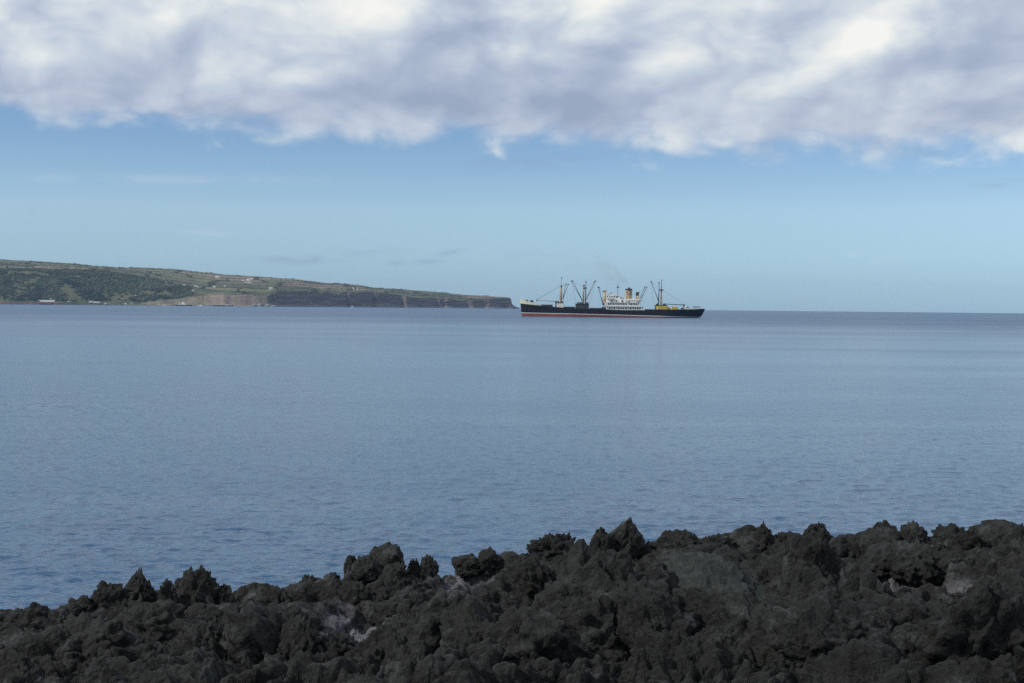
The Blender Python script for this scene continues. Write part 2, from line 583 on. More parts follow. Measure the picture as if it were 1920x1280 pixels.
def build_land():
    px = np.linspace(-120, 990, 900)
    lo = np.concatenate([[-60, -8], np.linspace(0, 1, 62)])
    n1 = len(lo)
    hi = np.linspace(0, 1, 131)[1:] ** 1.15
    bk = np.linspace(0, 1, 14)[1:] * 900
    P = np.broadcast_to(px[None, :], (n1 + 130 + 13, 900))
    ob, orr = BREAK_OFF(px), RIDGE_OFF(px)
    off = np.concatenate([np.where(lo[:, None] < 0, lo[:, None] + 0 * ob, lo[:, None] * ob),
                          ob + hi[:, None] * (orr - ob), orr + bk[:, None] + 0 * ob], 0)
    # gullies and buttresses: push the shore and cliff line in and out
    wob = fbm(P / 26.0, off / 900.0, 0 * P, 5, 4, 0.55) * np.clip((990 - P) / 40, 0.0, 1)
    offs = off + np.where((off > 0), 0, 0)
    X, Y, Z = land_point(P, offs)
    gul = np.clip((P - 380) / 40, 0.25, 1) * np.exp(-np.maximum(off - ob, 0) / 60.0)
    soft = 1 - 0.85 * np.clip((P - 375) / 15, 0, 1) * np.clip((512 - P) / 8, 0, 1)
    big = fbm(P / 75.0, off / 2000.0, 0 * P, 6, 3, 0.5) * np.clip((960 - P) / 60, 0.0, 1)
    Y = Y + gul * (wob * 55 + big * 170) * soft
    lat = P * 1.75
    cl = (off < ob * 1.02) & (P > 380)
    strata = fbm(lat / 16, Z / 7.0, Y / 40, 15, 4, 0.6, True)
    Y = Y + np.where(cl, strata * 10 * soft, 0)
    hum = fbm(X / 120, Y / 120, 0 * X, 8, 5, 0.55)
    fine = fbm(X / 26, Y / 26, 0 * X, 9, 4, 0.6)
    edge = np.clip(off / 80, 0, 1) * np.clip((958 - P) / 60, 0, 1)
    Z = Z + edge * (hum * 5.0 + fine * np.where(P < 400, 4.0, 1.6))
    skyf = np.clip((off - orr * 0.75) / (orr * 0.25), 0, 1) * np.clip((950 - P) / 200, 0, 1)
    Z = Z + skyf * fbm(X / 60, Y / 400, 0 * X, 77, 3) * 4.0
    Z = Z + sea_drop(X * X + Y * Y)
    shape = P.shape

    # ---- ground cover as real colours
    q = (Z - sea_drop(X * X + Y * Y)) * F / Y               # height in photograph pixels
    rgb = np.zeros(shape + (3,))

    def paint(mask, c):
        m = np.clip(mask, 0, 1)[..., None]
        rgb[:] = rgb * (1 - m) + np.array(c) * m
    # fields: a jittered patchwork, in metres along the coast and inland
    wx = lat + fbm(X / 300, Y / 300, 0 * X, 21, 3) * 90
    wy = off * 1.0 + fbm(X / 350, Y / 350, 0 * X, 22, 3) * 110 + lat * 0.12
    row = np.floor(wy / 150.0)
    rowj = (row * 57.7) % 97
    colx = (wx + rowj * 3) / (190 + 70 * np.sin(row * 2.3))
    colf = np.floor(colx)
    fid = _u01(_hash(colf.astype(np.int64) + 500, row.astype(np.int64) + 500, np.zeros_like(row, dtype=np.int64), 4))
    pal = np.array([(0.115, 0.120, 0.072), (0.150, 0.145, 0.090), (0.085, 0.092, 0.060), (0.200, 0.165, 0.120), (0.070, 0.078, 0.054), (0.125, 0.132, 0.070), (0.175, 0.142, 0.110), (0.100, 0.108, 0.066)])
    rgb[:] = pal[(fid * 7.99).astype(int)]
    rgb *= (1 + 0.22 * fine)[..., None]
    ex = np.minimum(np.abs(colx - np.round(colx)) * 200, np.abs(wy / 150.0 - np.round(wy / 150.0)) * 150 * 0.8)
    plateau = np.clip((off - ob) / 30, 0, 1)
    hedge = (ex < 6.5) & (off > ob + 10) & (off < orr + 100) & (P < 925)
    paint(np.where(ex < 8, 0.75, 0), (0.050, 0.060, 0.035))
    # scrub on the steep left slope and above the cliffs
    scr = fbm(X / 90, Y / 90, Z / 60, 31, 5, 0.6)
    scrub = np.clip((400 - P + 60 * scr) / 60, 0, 1) * np.clip((ob * 1.05 - off) / 40, 0, 1)
    paint(scrub, (0.050, 0.072, 0.036))
    paint(scrub * np.clip(scr * 4, 0, 1), (0.105, 0.105, 0.060))
    paint(scrub * np.clip(-scr * 3 - 0.1, 0, 1) * 0.8, (0.040, 0.052, 0.036))
    moor = np.clip((scr + 0.16) * 6, 0, 1) * np.clip((P - 330) / 60, 0, 1) * np.clip((620 - P) / 80, 0, 1) * np.clip((ob + 170 + 60 * hum - off) / 40, 0, 1)
    paint(moor * 0.85, (0.066, 0.074, 0.042))
    # pale slope and tan cliff over the harbour
    tan1 = np.clip((P - 215 - 45 * scr) / 40, 0, 1) * np.clip((425 - P) / 30, 0, 1) * np.clip((2.0 + np.maximum(P - 225, 0) * 0.135 + 9 * scr - q) / 4, 0, 1)
    paint(tan1 * 0.9, (0.190, 0.160, 0.115))
    paint(tan1 * np.clip(fine * 3, 0, 1) * 0.6, (0.27, 0.24, 0.16))
    paint(tan1 * np.clip(-fine * 3, 0, 1) * 0.6, (0.10, 0.10, 0.065))
    tan2 = np.clip((P - 388) / 10, 0, 1) * np.clip((508 - P - 10 * scr) / 10, 0, 1) * np.clip((off < ob * 1.1), 0, 1)
    paint(tan2, (0.225, 0.180, 0.145))
    st = fbm(lat / 120, Z / 7.0, 0 * X, 51, 4, 0.6)
    paint(tan2 * np.clip(st * 2.4, 0, 1) * 0.75, (0.14, 0.125, 0.09))
    paint(tan2 * np.clip(-st * 2.0, 0, 1) * 0.6, (0.28, 0.235, 0.18))
    paint(np.clip((P - 470 - 30 * scr) / 14, 0, 1) * np.clip((518 - P) / 4, 0, 1) * np.clip((off < ob * 1.1), 0, 1) * 0.6, (0.10, 0.10, 0.07))
    # dark basalt cliffs out to the point
    dark = np.clip((P - 506 - 5 * scr) / 6, 0, 1) * np.clip((ob * 1.0 - off) / 4 + 0.6, 0, 1)
    paint(dark, (0.125, 0.100, 0.092))
    st2 = fbm(lat / 85, Z / 8.0, 0 * X, 61, 5, 0.62)
    paint(dark * np.clip(st2 * 3.4, 0, 1) * 0.85, (0.25, 0.205, 0.17))
    paint(dark * np.clip(-st2 * 3.0, 0, 1) * 0.8, (0.050, 0.044, 0.046))
    paint(dark * np.clip(scr * 3 - 0.2, 0, 1) * 0.6, (0.10, 0.10, 0.065))
    talus = dark * np.clip((4.0 + 9 * hum - q) / 2, 0, 1)
    paint(talus * 0.75, (0.21, 0.19, 0.175))
    grassy = dark * np.clip((q - BREAK(P) * 0.8 + 4 * scr) / 3, 0, 1)
    paint(grassy * 0.6, (0.13, 0.125, 0.075))
    # shore: reddish bank on the far left, then beach
    red = np.clip((118 - P + 6 * scr) / 6, 0, 1) * np.clip((3.8 - q) / 1, 0, 1)
    paint(red, (0.16, 0.075, 0.060))
    beach = np.clip((P - 150) / 10, 0, 1) * np.clip((322 - P) / 10, 0, 1) * np.clip((1.9 + 0.5 * fine - q) / 0.5, 0, 1)
    paint(beach, (0.50, 0.45, 0.33))
    wet = np.clip((0.35 - q) / 0.3, 0, 1)
    paint(wet * 0.9, (0.05, 0.05, 0.05))

    V = np.stack([X, Y, Z], -1).reshape(-1, 3)
    me = mesh_np('headland', V, grid_faces(*shape)[:, ::-1])
    set_col(me, 'Cover', np.clip(rgb, 0.01, 0.6).reshape(-1, 3))
    m = bpy.data.materials.new('headland_ground')
    m.use_nodes = True
    g = Nodes(m.node_tree)
    out = g.n('ShaderNodeOutputMaterial')
    b = g.n('ShaderNodeBsdfPrincipled')
    g.t.links.new(b.outputs[0], out.inputs[0])
    at_ = g.n('ShaderNodeAttribute', attribute_name='Cover')
    pos = g.n('ShaderNodeNewGeometry').outputs['Position']
    nz = g.noise(pos, 0.09, 6, 0.65)
    c = g.mix(1.0, at_.outputs['Color'], g.ramp(nz, [(0.3, (0.72, 0.72, 0.74)), (0.7, (1.25, 1.24, 1.2))]), 'MULTIPLY')
    g.put(b.inputs['Base Color'], c)
    b.inputs['Roughness'].default_value = 0.95
    b.inputs['Specular IOR Level'].default_value = 0.1
    bn = g.n('ShaderNodeBump')
    bn.inputs['Distance'].default_value = 3.0
    bn.inputs['Strength'].default_value = 0.7
    g.put(bn.inputs['Height'], g.noise(pos, 0.12, 5, 0.65))
    g.put(b.inputs['Normal'], bn.outputs[0])
    o = link('headland', me, m)
    tag(o, 'long green headland with patchwork fields ending in a dark sheer cliff', 'headland', kind='structure')

    # ---- hedges and scrub: low clumps of leaves standing on the land
    ico = bmesh.new()
    bmesh.ops.create_icosphere(ico, subdivisions=1, radius=1.0)
    iv = np.array([v.co[:] for v in ico.verts])
    fi = np.array([[v.index for v in f.verts] for f in ico.faces])
    ico.free()

    def clumps(name, pts, size, m, label, cat):
        n = len(pts)
        s = size[0] + (size[1] - size[0]) * RNG.random((n, 1, 1))
        j = 1 + 0.35 * RNG.normal(size=(n, len(iv), 3))
        V = iv[None] * j * s * np.array([1.25, 1.25, 0.9]) + pts[:, None, :] + np.array([0, 0, 0.3]) * s
        Fc = fi[None] + (np.arange(n) * len(iv))[:, None, None]
        me = mesh_np(name, V.reshape(-1, 3), Fc.reshape(-1, 3), smooth=False)
        return tag(link(name, me, m), label, cat, kind='stuff')

    leaf = mat('scrub_leaves', (0.048, 0.060, 0.034), 0.9, spec=0.1, vary=0.65, vscale=0.012)
    hleaf = mat('hedge_leaves', (0.042, 0.052, 0.030), 0.9, spec=0.1, vary=0.4, vscale=0.03)
    hidx = np.flatnonzero(hedge.ravel())
    hidx = RNG.choice(hidx, min(4500, len(hidx)), replace=False)
    clumps('hedgerow', V[hidx], (0.9, 2.4), hleaf, 'dark hedges and walls dividing the fields on the headland', 'hedge')
    sidx = np.flatnonzero(((scrub > 0.6) & (off > 25) & (q > 3) & (tan1 < 0.3)).ravel())
    keep = RNG.random(len(sidx)) < np.clip(0.45 - 2.4 * scr.ravel()[sidx], 0.02, 1)
    sidx = sidx[keep]
    sidx = RNG.choice(sidx, min(7000, len(sidx)), replace=False)
    clumps('hillside_scrub', V[sidx], (1.5, 4.4), leaf, 'dense dark green scrub covering the steep left slope of the headland', 'scrub')


build_land()


def land_at(px, q):
    """ground point of the headland Q photograph pixels above the waterline, under photograph column PX"""
    off = land_off_for(px, q)
    x, y, z = land_point(np.array([float(px)]), np.array([off]))
    return Vector((x[0], y[0], z[0] + sea_z(x[0], y[0])))


M = {}
M['limewash'] = mat('limewashed_wall', (0.78, 0.77, 0.73), 0.8, vary=0.08, vscale=0.6)
M['roof'] = mat('clay_roof', (0.46, 0.38, 0.33), 0.85, vary=0.25, vscale=1.5)
M['dark_open'] = mat('dark_opening', (0.03, 0.035, 0.04), 0.4)
M['stone_grey'] = mat('quay_stone', (0.30, 0.28, 0.26), 0.9, vary=0.25, vscale=0.3)
M['red_bank'] = mat('red_shed', (0.20, 0.075, 0.055), 0.85, vary=0.2, vscale=0.5)


def house(px, q, wpx, hpx, label, rz=0.0, roof='gable', depth=7.0, wall='limewash', name='house', cat='house'):
    p = land_at(px, q)
    k = p.y / F
    w, h = wpx * k, hpx * k
    e = tag(empty(name, (p.x, p.y, p.z - 1.2), rz), label, cat, 'white houses on the headland' if cat == 'house' else None)
    h += 1.2
    MB().box(-w / 2, w / 2, -depth / 2, depth / 2, 0, h).build('wall', M[wall], e)
    if roof == 'gable':
        r = MB()
        ov, rh = 0.35, min(2.2, h * 0.35)
        a, b2, c = w / 2 + ov, depth / 2 + ov, h
        r.add([(-a, -b2, c), (a, -b2, c), (a, b2, c), (-a, b2, c), (-a, 0, c + rh), (a, 0, c + rh)],
              [(0, 1, 5, 4), (2, 3, 4, 5), (1, 2, 5), (3, 0, 4), (3, 2, 1, 0)])
        r.build('roof', M['roof'], e)
    else:
        MB().box(-w / 2 - 0.2, w / 2 + 0.2, -depth / 2 - 0.2, depth / 2 + 0.2, h, h + 0.35).build('roof', M['limewash'], e)
    MB().box(-0.5, 0.5, -depth / 2 - 0.06, -depth / 2 + 0.02, 1.2, 3.3).build('door', M['dark_open'], e)
    for s in (-0.3, 0.3):
        if w > 5:
            MB().box(s * w - 0.5, s * w + 0.5, -depth / 2 - 0.06, -depth / 2 + 0.02, 2.2, min(3.4, h - 0.4)).build('window', M['dark_open'], e)
    return e


for a in [
    (407, 53.0, 7.5, 2.4, 'long low white house just below the skyline above the harbour'),
    (455, 46.2, 5.0, 2.2, 'leftmost white house in the hilltop cluster below the skyline', 0.2),
    (464.5, 47.6, 5.5, 2.6, 'middle white house in the hilltop cluster below the skyline', -0.2),
    (471, 49.8, 4.5, 2.4, 'highest white house at the right of the hilltop cluster', 0.1),
    (464, 44.0, 13, 1.2, 'long white wall with barn in front of the hilltop cluster'),
    (507, 32.5, 6.5, 2.6, 'single white house in the field above the dark cliff edge', 0.15),
    (344.5, 36.5, 4.5, 2.4, 'leftmost white house on the scrubby slope above the pale hillside', 0.2),
    (366, 35.8, 3.5, 2.2, 'small white house on the slope right of the leftmost one', -0.2),
    (370, 34.2, 3.5, 1.8, 'lower small white house close beside its neighbour on the slope', 0.1),
    (401, 34.4, 5.0, 2.2, 'white house alone on the bushy slope above the tan cliff', -0.1),
    (421, 36.5, 4.5, 1.6, 'greyish low house right of the one above the tan cliff', 0.1),
    (362, 28.0, 3.0, 1.6, 'tiny white hut lowest on the slope above the moored ship', 0.0),
    (661.5, 34.3, 4.0, 2.6, 'bright white cube house near the edge of the long cliffs', 0.0, 'flat'),
    (669.5, 33.8, 3.0, 1.8, 'smaller pale hut just right of the bright cube house', 0.1),
    (254, 16.0, 2.4, 2.0, 'tiny pale hut alone low in the dark green scrub', 0.1),
    (95.5, 9.2, 3.0, 2.6, 'tall white house standing behind the long harbour wall', 0.0, 'flat'),
    (114.5, 8.2, 5.0, 2.4, 'white twin house at the right end of the harbour wall', 0.1),
    (102.5, 6.6, 6.5, 2.2, 'white boathouse at the right end of the reddish bank', 0.0),
    (128, 4.4, 4.0, 1.6, 'low white shed between the reddish bank and the beach', 0.0),
    (170, 5.4, 5.5, 2.2, 'white house with sheds behind the left end of the beach', 0.0, 'flat'),
    (181, 4.4, 12.0, 1.4, 'long low white sheds behind the left end of the beach', 0.05),
    (197.5, 2.6, 3.2, 1.8, 'small bright hut right on the pale beach', 0.0, 'flat'),
    (235, 2.8, 5.0, 1.2, 'low pale building along the middle of the beach', 0.0, 'flat'),
    (247, 2.9, 3.4, 1.4, 'small pale hut right of the low beach building', 0.0),
]:
    house(*a)

# harbour wall, sheds and jetty on the far shore
p = land_at(82, 6.4)
e = tag(empty('harbour_wall', (p.x, p.y, p.z - 2)), 'long white wall along the reddish bank at the far left', 'wall')
MB().box(-38, 34, -1.0, 1.0, 0, 6.0).build('wall', M['limewash'], e)
MB().box(-38.4, 34.4, -1.3, 1.3, 6.0, 6.5).build('coping', M['stone_grey'], e)
p = land_at(88, 2.2)
for k, (dx, w, h) in enumerate([(-22, 20, 3.6), (4, 26, 4.4), (30, 16, 3.2)]):
    e = tag(empty('shed', (p.x + dx, p.y - 3 + k, p.z - 1.0)),
            ['leftmost reddish shed below the long white wall', 'widest reddish shed below the long white wall', 'rightmost reddish shed below the long white wall'][k], 'shed')
    MB().box(-w / 2, w / 2, -4, 4, 0, h).build('wall', M['red_bank'], e)
    MB().add([(-w / 2 - .3, -4.3, h), (w / 2 + .3, -4.3, h), (w / 2 + .3, 4.3, h), (-w / 2 - .3, 4.3, h), (-w / 2 - .3, 0, h + 1.6), (w / 2 + .3, 0, h + 1.6)],
             [(0, 1, 5, 4), (2, 3, 4, 5), (1, 2, 5), (3, 0, 4), (3, 2, 1, 0)]).build('roof', M['red_bank'], e)
p = at(395, 576, 4300)
p.z = sea_z(p.x, p.y)
e = tag(empty('jetty', p), 'low stone jetty behind the moored vessels under the tan cliff', 'jetty')
MB().box(-70, 85, 0, 7, -3, 2.6).build('wall', M['stone_grey'], e)
MB().box(-70, 85, -0.4, 7.4, 2.6, 3.1).build('coping', M['limewash'], e)


# ------------------------------------------------------------------ ship parts shared by all vessels
M['hull_black'] = mat('black_hull_paint', (0.010, 0.012, 0.017), 0.55, spec=0.25, vary=0.35, vscale=0.12)
M['boot_red'] = mat('red_boot_topping', (0.20, 0.050, 0.045), 0.6, vary=0.3, vscale=0.2)
M['white_paint'] = mat('white_ship_paint', (0.74, 0.74, 0.70), 0.5, vary=0.07, vscale=0.3)
M['cream'] = mat('cream_bulwark_paint', (0.62, 0.60, 0.44), 0.5, vary=0.1, vscale=0.3)
M['buff'] = mat('buff_paint', (0.40, 0.32, 0.18), 0.5, vary=0.12, vscale=0.5)
M['brown'] = mat('brown_mast_paint', (0.30, 0.17, 0.09), 0.55, vary=0.15, vscale=0.5)
M['gear'] = mat('dark_deck_gear', (0.035, 0.042, 0.055), 0.55, vary=0.3, vscale=0.6)
M['spar'] = mat('grey_blue_spar', (0.075, 0.085, 0.11), 0.5, vary=0.2, vscale=0.5)
M['wire'] = mat('steel_wire', (0.10, 0.11, 0.13), 0.5, metal=0.3)
M['deck'] = mat('deck_planking', (0.20, 0.15, 0.11), 0.8, vary=0.25, vscale=0.8)
M['glass'] = mat('dark_window_glass', (0.02, 0.025, 0.03), 0.12)
M['funnel_black'] = mat('funnel_top_black', (0.02, 0.02, 0.022), 0.6, vary=0.2, vscale=0.5)
M['panel_red'] = mat('funnel_panel_red', (0.16, 0.055, 0.035), 0.5)
M['yellow'] = mat('yellow_tarpaulin', (0.52, 0.40, 0.07), 0.75, bump=0.5, bscale=1.5, vary=0.15, vscale=0.6)
M['olive'] = mat('green_grey_paint', (0.10, 0.13, 0.12), 0.6, vary=0.2, vscale=0.5)
M['wood'] = mat('varnished_wood', (0.22, 0.12, 0.06), 0.45, vary=0.2, vscale=0.6)
M['orange_boat'] = mat('lifeboat_canvas', (0.55, 0.52, 0.44), 0.7, vary=0.1, vscale=0.8)

# ---- the cargo ship, measured off the photograph: C() turns a spot of its broadside into metres
SHIP_Y = 1035.0
UNIT = 140.0 / 344.0 / 4.8


def wl(cx):
    return 449 + (cx - 135) * 0.012


def C(cx, cy, y=0.0):
    return Vector(((cx - 950) * UNIT, y, (wl(cx) - cy) * UNIT))


def ship_frame(px, py_unused=None):
    p = at(px, 595, SHIP_Y)
    return Vector((p.x, SHIP_Y, sea_z(p.x, SHIP_Y)))


ship = empty('cargo_ship', ship_frame(950 + 950 / 4.8))
tag(ship, 'black-hulled cargo ship with white superstructure and buff funnel under way', 'ship')

TOP = table([(118, 333), (270, 350), (420, 365), (560, 377), (700, 382), (880, 387), (1000, 394), (1230, 396), (1350, 394), (1500, 393), (1600, 391), (1700, 388), (1785, 384)])
RAIL = table([(112, 288), (150, 306), (215, 320), (270, 341), (300, 351), (420, 366)])
STRIPE = table([(100, 419), (600, 430), (1000, 441), (1500, 456), (1790, 464)])
BEAM = 9.4


def hull_point(u, z, ztop):
    """starboard/port half breadth and x of the hull at length parameter U (0 bow, 1 stern) and height Z"""
    f = np.clip(z / 11.0, -0.4, 1.25)
    xb = 136 - 16 * f
    xs = 1716 + 66 * np.clip(z / 6.5, 0, 1.05) ** 0.42 if z > 0 else 1716 + 90 * z / 6.5
    cx = xb + (xs - xb) * u
    fine = 0.62 - 0.30 * np.clip(z / 9.0, 0, 1)
    fb = min(1.0, u / 0.30)
    bow = max(0.0, math.sin(fb * math.pi / 2)) ** (1.15 * fine + 0.35)
    fs = min(1.0, (1 - u) / 0.24)
    aft = max(0.0, math.sin(fs * math.pi / 2)) ** (0.42 + 0.42 * (1 - np.clip(z / 6.0, 0, 1)))
    return cx, BEAM * min(bow, aft)


def hull_band(name, lower, upper, m, rows=5, u0=0.0, u1=1.0, cap=False, inset=0.0, n=64):
    us = u0 + (u1 - u0) * (0.5 - 0.5 * np.cos(np.linspace(0, math.pi, n)))
    vs, fs = [], []
    for side in (-1, 1):
        base = len(vs)
        for r in range(rows):
            t = r / (rows - 1)
            for u in us:
                cx = 120 + 1660 * u
                zl, zu = lower(cx), upper(cx)
                z = zl + (zu - zl) * t
                x, b = hull_point(u, z, zu)
                vs.append(((x - 950) * UNIT, side * max(b - inset, 0.0), z))
        for r in range(rows - 1):
            for k in range(n - 1):
                q = (base + r * n + k, base + r * n + k + 1, base + (r + 1) * n + k + 1, base + (r + 1) * n + k)
                fs.append(q if side < 0 else q[::-1])
    half = rows * n
    if cap:
        tb = (rows - 1) * n
        for k in range(n - 1):
            fs.append((tb + k, tb + k + 1, half + tb + k + 1, half + tb + k))
    # close the transom end
    for r in range(rows - 1):
        a = r * n + n - 1
        fs.append((a, half + a, half + a + n, a + n))
    return MB().add(vs, fs).build(name, m, ship, smooth=True)


zt = lambda cx: (wl(cx) - TOP(cx)) * UNIT
zs = lambda cx: (wl(cx) - STRIPE(cx)) * UNIT
hull = hull_band('hull', lambda c: zs(c) + 0.42, zt, M['hull_black'], 9)
hull_band('boot_topping', lambda c: -3.0, zs, M['boot_red'], 6)
hull_band('waterline_stripe', zs, lambda c: zs(c) + 0.42, M['white_paint'], 2)
hull_band('main_deck', lambda c: zt(c) - 0.9, lambda c: zt(c) - 0.8, M['deck'], 2, 0.01, 0.99, True, 0.25)
# forecastle bulwark in cream, rising to the stem
hull_band('forecastle_bulwark', zt, lambda c: max((wl(c) - RAIL(c)) * UNIT, zt(c) + 0.02), M['cream'], 4, 0.0, 0.12)
hull_band('forecastle_deck', lambda c: zt(c) + 0.6, lambda c: zt(c) + 0.7, M['deck'], 2, 0.005, 0.105, True, 0.3, 24)


def sbox(name, cx0, cx1, cy0, cy1, hw, m, parent=ship, y0=None, y1=None, tx=0.0, ty=0.0):
    a, b = C(cx0, cy1), C(cx1, cy0)
    zb = min(C(cx0, cy1).z, C(cx1, cy1).z)
    zt_ = max(C(cx0, cy0).z, C(cx1, cy0).z)
    yy0, yy1 = (-hw, hw) if y0 is None else (y0, y1)
    return MB().box(a.x, b.x, yy0, yy1, zb, zt_, tx, ty).build(name, m, parent)


def spar(name, c0, c1, r0, r1, m, y0=0.0, y1=None, parent=ship, n=8):
    y1 = y0 if y1 is None else y1
    return MB().tube(C(*c0, y0), C(*c1, y1), r0, r1, n).build(name, m, parent, smooth=True)


def derrick(c0, c1, y0, y1, m='spar', r=0.19):
    o = spar('derrick_boom', c0, c1, r * 1.15, r * 0.8, M[m], y0, y1)
    a = C(*c1, y1)
    MB().box(a.x - 0.45, a.x + 0.45, a.y - 0.25, a.y + 0.25, a.z - 0.5, a.z + 0.25).build('head_block', M['gear'], o)
    return o


def rig(name, pts, r=0.07, m='wire'):
    return MB().poly_tube([C(cx, cy, y) for cx, cy, y in pts], r, 4).build(name, M[m], ship)


def winch(cx, cy, y, s=1.0):
    p = C(cx, cy, y)
    b = MB()
    b.tube(p + Vector((0, -1.3 * s, 0.75 * s)), p + Vector((0, 1.3 * s, 0.75 * s)), 0.55 * s, None, 10)
    for k in (-1.3, 0, 1.3):
        b.tube(p + Vector((0, (k - 0.08) * s, 0.75 * s)), p + Vector((0, (k + 0.08) * s, 0.75 * s)), 0.85 * s, None, 10)
    b.box(p.x - 1.0 * s, p.x + 1.0 * s, p.y - 1.5 * s, p.y + 1.5 * s, p.z, p.z + 0.35 * s)
    return b.build('winch', M['gear'], ship)


def cowl(cx, cy0, cy1, y, r=0.45, m='gear'):
    p, q = C(cx, cy1, y), C(cx, cy0, y)
    b = MB()
    b.tube(p, q, r * 0.8, r * 0.8, 8)
    b.lathe([(r * 0.8, 0), (r * 1.5, 0.35), (r * 1.6, 0.8), (r * 0.9, 1.15), (0.05, 1.25)], q, 8)
    return b.build('ventilator', M[m], ship, smooth=True)


def hatch(cx0, cx1, h=1.3, hw=4.0):
    za = min(zt(cx0), zt(cx1)) - 0.9
    zb = max(zt(cx0), zt(cx1)) + h - 0.6
    a, b = C(cx0, 0).x, C(cx1, 0).x
    o = MB().box(a, b, -hw, hw, za, zb).build('hatch_coaming', M['gear'], ship)
    n = 5
    for k in range(n):
        x0, x1 = a + (b - a) * k / n + 0.06, a + (b - a) * (k + 1) / n - 0.06
        MB().box(x0, x1, -hw - 0.15, hw + 0.15, zb, zb + 0.22, 0.1, 0.1).build('hatch_cover', M['olive'], o)
    return o


def rail(pts, h=1.05, step=2.2, m='white_paint', name='railing'):
    """stanchions with two wires, along 3-D points"""
    b = MB()
    for a, c in zip(pts[:-1], pts[1:]):
        a, c = Vector(a), Vector(c)
        n = max(1, int((c - a).length / step))
        for k in range(n + 1):
            p = a.lerp(c, k / n)
            b.tube(p, p + Vector((0, 0, h)), 0.05, None, 4)
        for hh in (h * 0.55, h):
            b.tube(a + Vector((0, 0, hh)), c + Vector((0, 0, hh)), 0.045, None, 4)
    return b.build(name, M[m], ship)


# forecastle gear
winch(188, 324, 0, 0.9)
winch(224, 328, 0, 1.3)
sbox('windlass_housing', 205, 240, 306, 326, 1.6, M['gear'], tx=0.4, ty=0.2)
spar('jackstaff', (121, 288), (119, 262), 0.07, 0.05, M['white_paint'])
for y in (-2.2, 2.2):
    cowl(178, 312, 330, y, 0.4, 'gear')
spar('boom_crutch', (263, 350), (263, 298), 0.2, 0.16, M['cream'], -1.8)
spar('boom_crutch', (263, 350), (263, 298), 0.2, 0.16, M['cream'], 1.8)
MB().box(C(260, 0).x, C(266, 0).x, -2.2, 2.2, C(263, 303).z, C(263, 298).z).build('crutch_beam', M['cream'], ship)
hatch(305, 412)
# foremast group
sbox('mast_house', 446, 506, 327, 372, 4.2, M['white_paint'])
sbox('mast_house_roof', 443, 509, 324, 327, 4.5, M['gear'])
for y in (-3.0, 3.0):
    cowl(443, 330, 366, y - (0.0), 0.55)
    winch(463, 326, y * 0.7, 0.7)
    winch(499, 326, y * 0.7, 0.7)
fm = spar('foremast', (486, 326), (488, 176), 0.78, 0.52, M['buff'], n=12)
MB().tube(C(486, 326), C(486.3, 268), 0.80, 0.735, 12).build('mast_base', M['brown'], fm)
MB().box(C(475, 0).x, C(505, 0).x, -2.8, 2.8, C(490, 179).z, C(490, 174).z).build('crosstree', M['spar'], fm)
MB().tube(C(488, 176), C(491, 106), 0.17, 0.08, 6).build('topmast', M['spar'], fm)
MB().lathe([(0.05, -0.5), (0.42, -0.3), (0.42, 0.3), (0.05, 0.5)], C(492, 104), 8).build('mast_truck', M['gear'], fm)
derrick((500, 300), (530, 157), -1.2, -2.6)
derrick((502, 300), (553, 160), 1.2, 3.4)
derrick((470, 317), (268, 305), -1.8, -1.8, 'brown', 0.17)
derrick((470, 317), (268, 306), 1.8, 1.8, 'brown', 0.17)
rig('forestay', [(476, 180, 0), (272, 298, 0)], 0.09)
rig('topping_lift', [(476, 179, -2), (266, 300, -1.8)], 0.05)
rig('topping_lift', [(500, 178, -2), (530, 157, -2.6)], 0.06)
rig('topping_lift', [(500, 178, 2), (553, 160, 3.4)], 0.06)
rig('cargo_runner', [(530, 158, -2.6), (545, 260, -3), (548, 362, -3)], 0.045)
for y in (-8.3, 8.3):
    rig('shroud', [(486, 178, 0), (462, 366, y)], 0.05)
    rig('shroud', [(490, 178, 0), (518, 370, y)], 0.05)
hatch(514, 612)
# second mast group
sbox('mast_house', 620, 736, 340, 384, 5.0, M['gear'])
sbox('mast_house_roof', 617, 739, 337, 340, 5.3, M['spar'])
for cx, y in ((640, -2.6), (662, 2.0), (676, -2.6), (722, -2.4), (724, 2.4)):
    winch(cx, 338, y, 0.85)
mm = spar('mainmast', (688, 340), (690, 172), 0.62, 0.5, M['buff'], -1.6, n=12)
MB().tube(C(688, 340, -1.6), C(688.5, 300, -1.6), 0.66, 0.62, 12).build('mast_base', M['brown'], mm)
mm2 = spar('mainmast', (708, 340), (711, 130), 0.42, 0.22, M['spar'], 1.6, n=10)
MB().tube(C(711, 132, 1.6), C(712.5, 116, 1.6), 0.1, 0.06, 6).build('topmast', M['spar'], mm2)
MB().box(C(682, 0).x, C(700, 0).x, -2.6, -0.6, C(690, 178).z, C(690, 168).z).build('mast_table', M['gear'], mm)
MB().box(C(684, 0).x, C(716, 0).x, -2.4, 2.4, C(700, 204).z, C(700, 190).z, 0.2, 0.2).build('crosstree', M['gear'], mm)
MB().box(C(708, 0).x, C(716, 0).x, 1.0, 2.2, C(712, 150).z, C(712, 138).z).build('lamp_platform', M['gear'], mm2)
derrick((681, 316), (576, 134), -3.0, -5.2)
derrick((684, 312), (594, 128), 3.0, 4.6)
derrick((708, 308), (795, 134), -2.6, -5.0, 'brown', 0.2)
derrick((708, 310), (789, 136), 2.6, 4.6, 'spar', 0.15)
rig('topping_lift', [(688, 190, -2), (576, 134, -5.2)], 0.05)
rig('topping_lift', [(712, 188, 2), (795, 134, -5)], 0.06)
rig('cargo_runner', [(576, 135, -5.2), (597, 220, -5), (622, 334, -4)], 0.05)
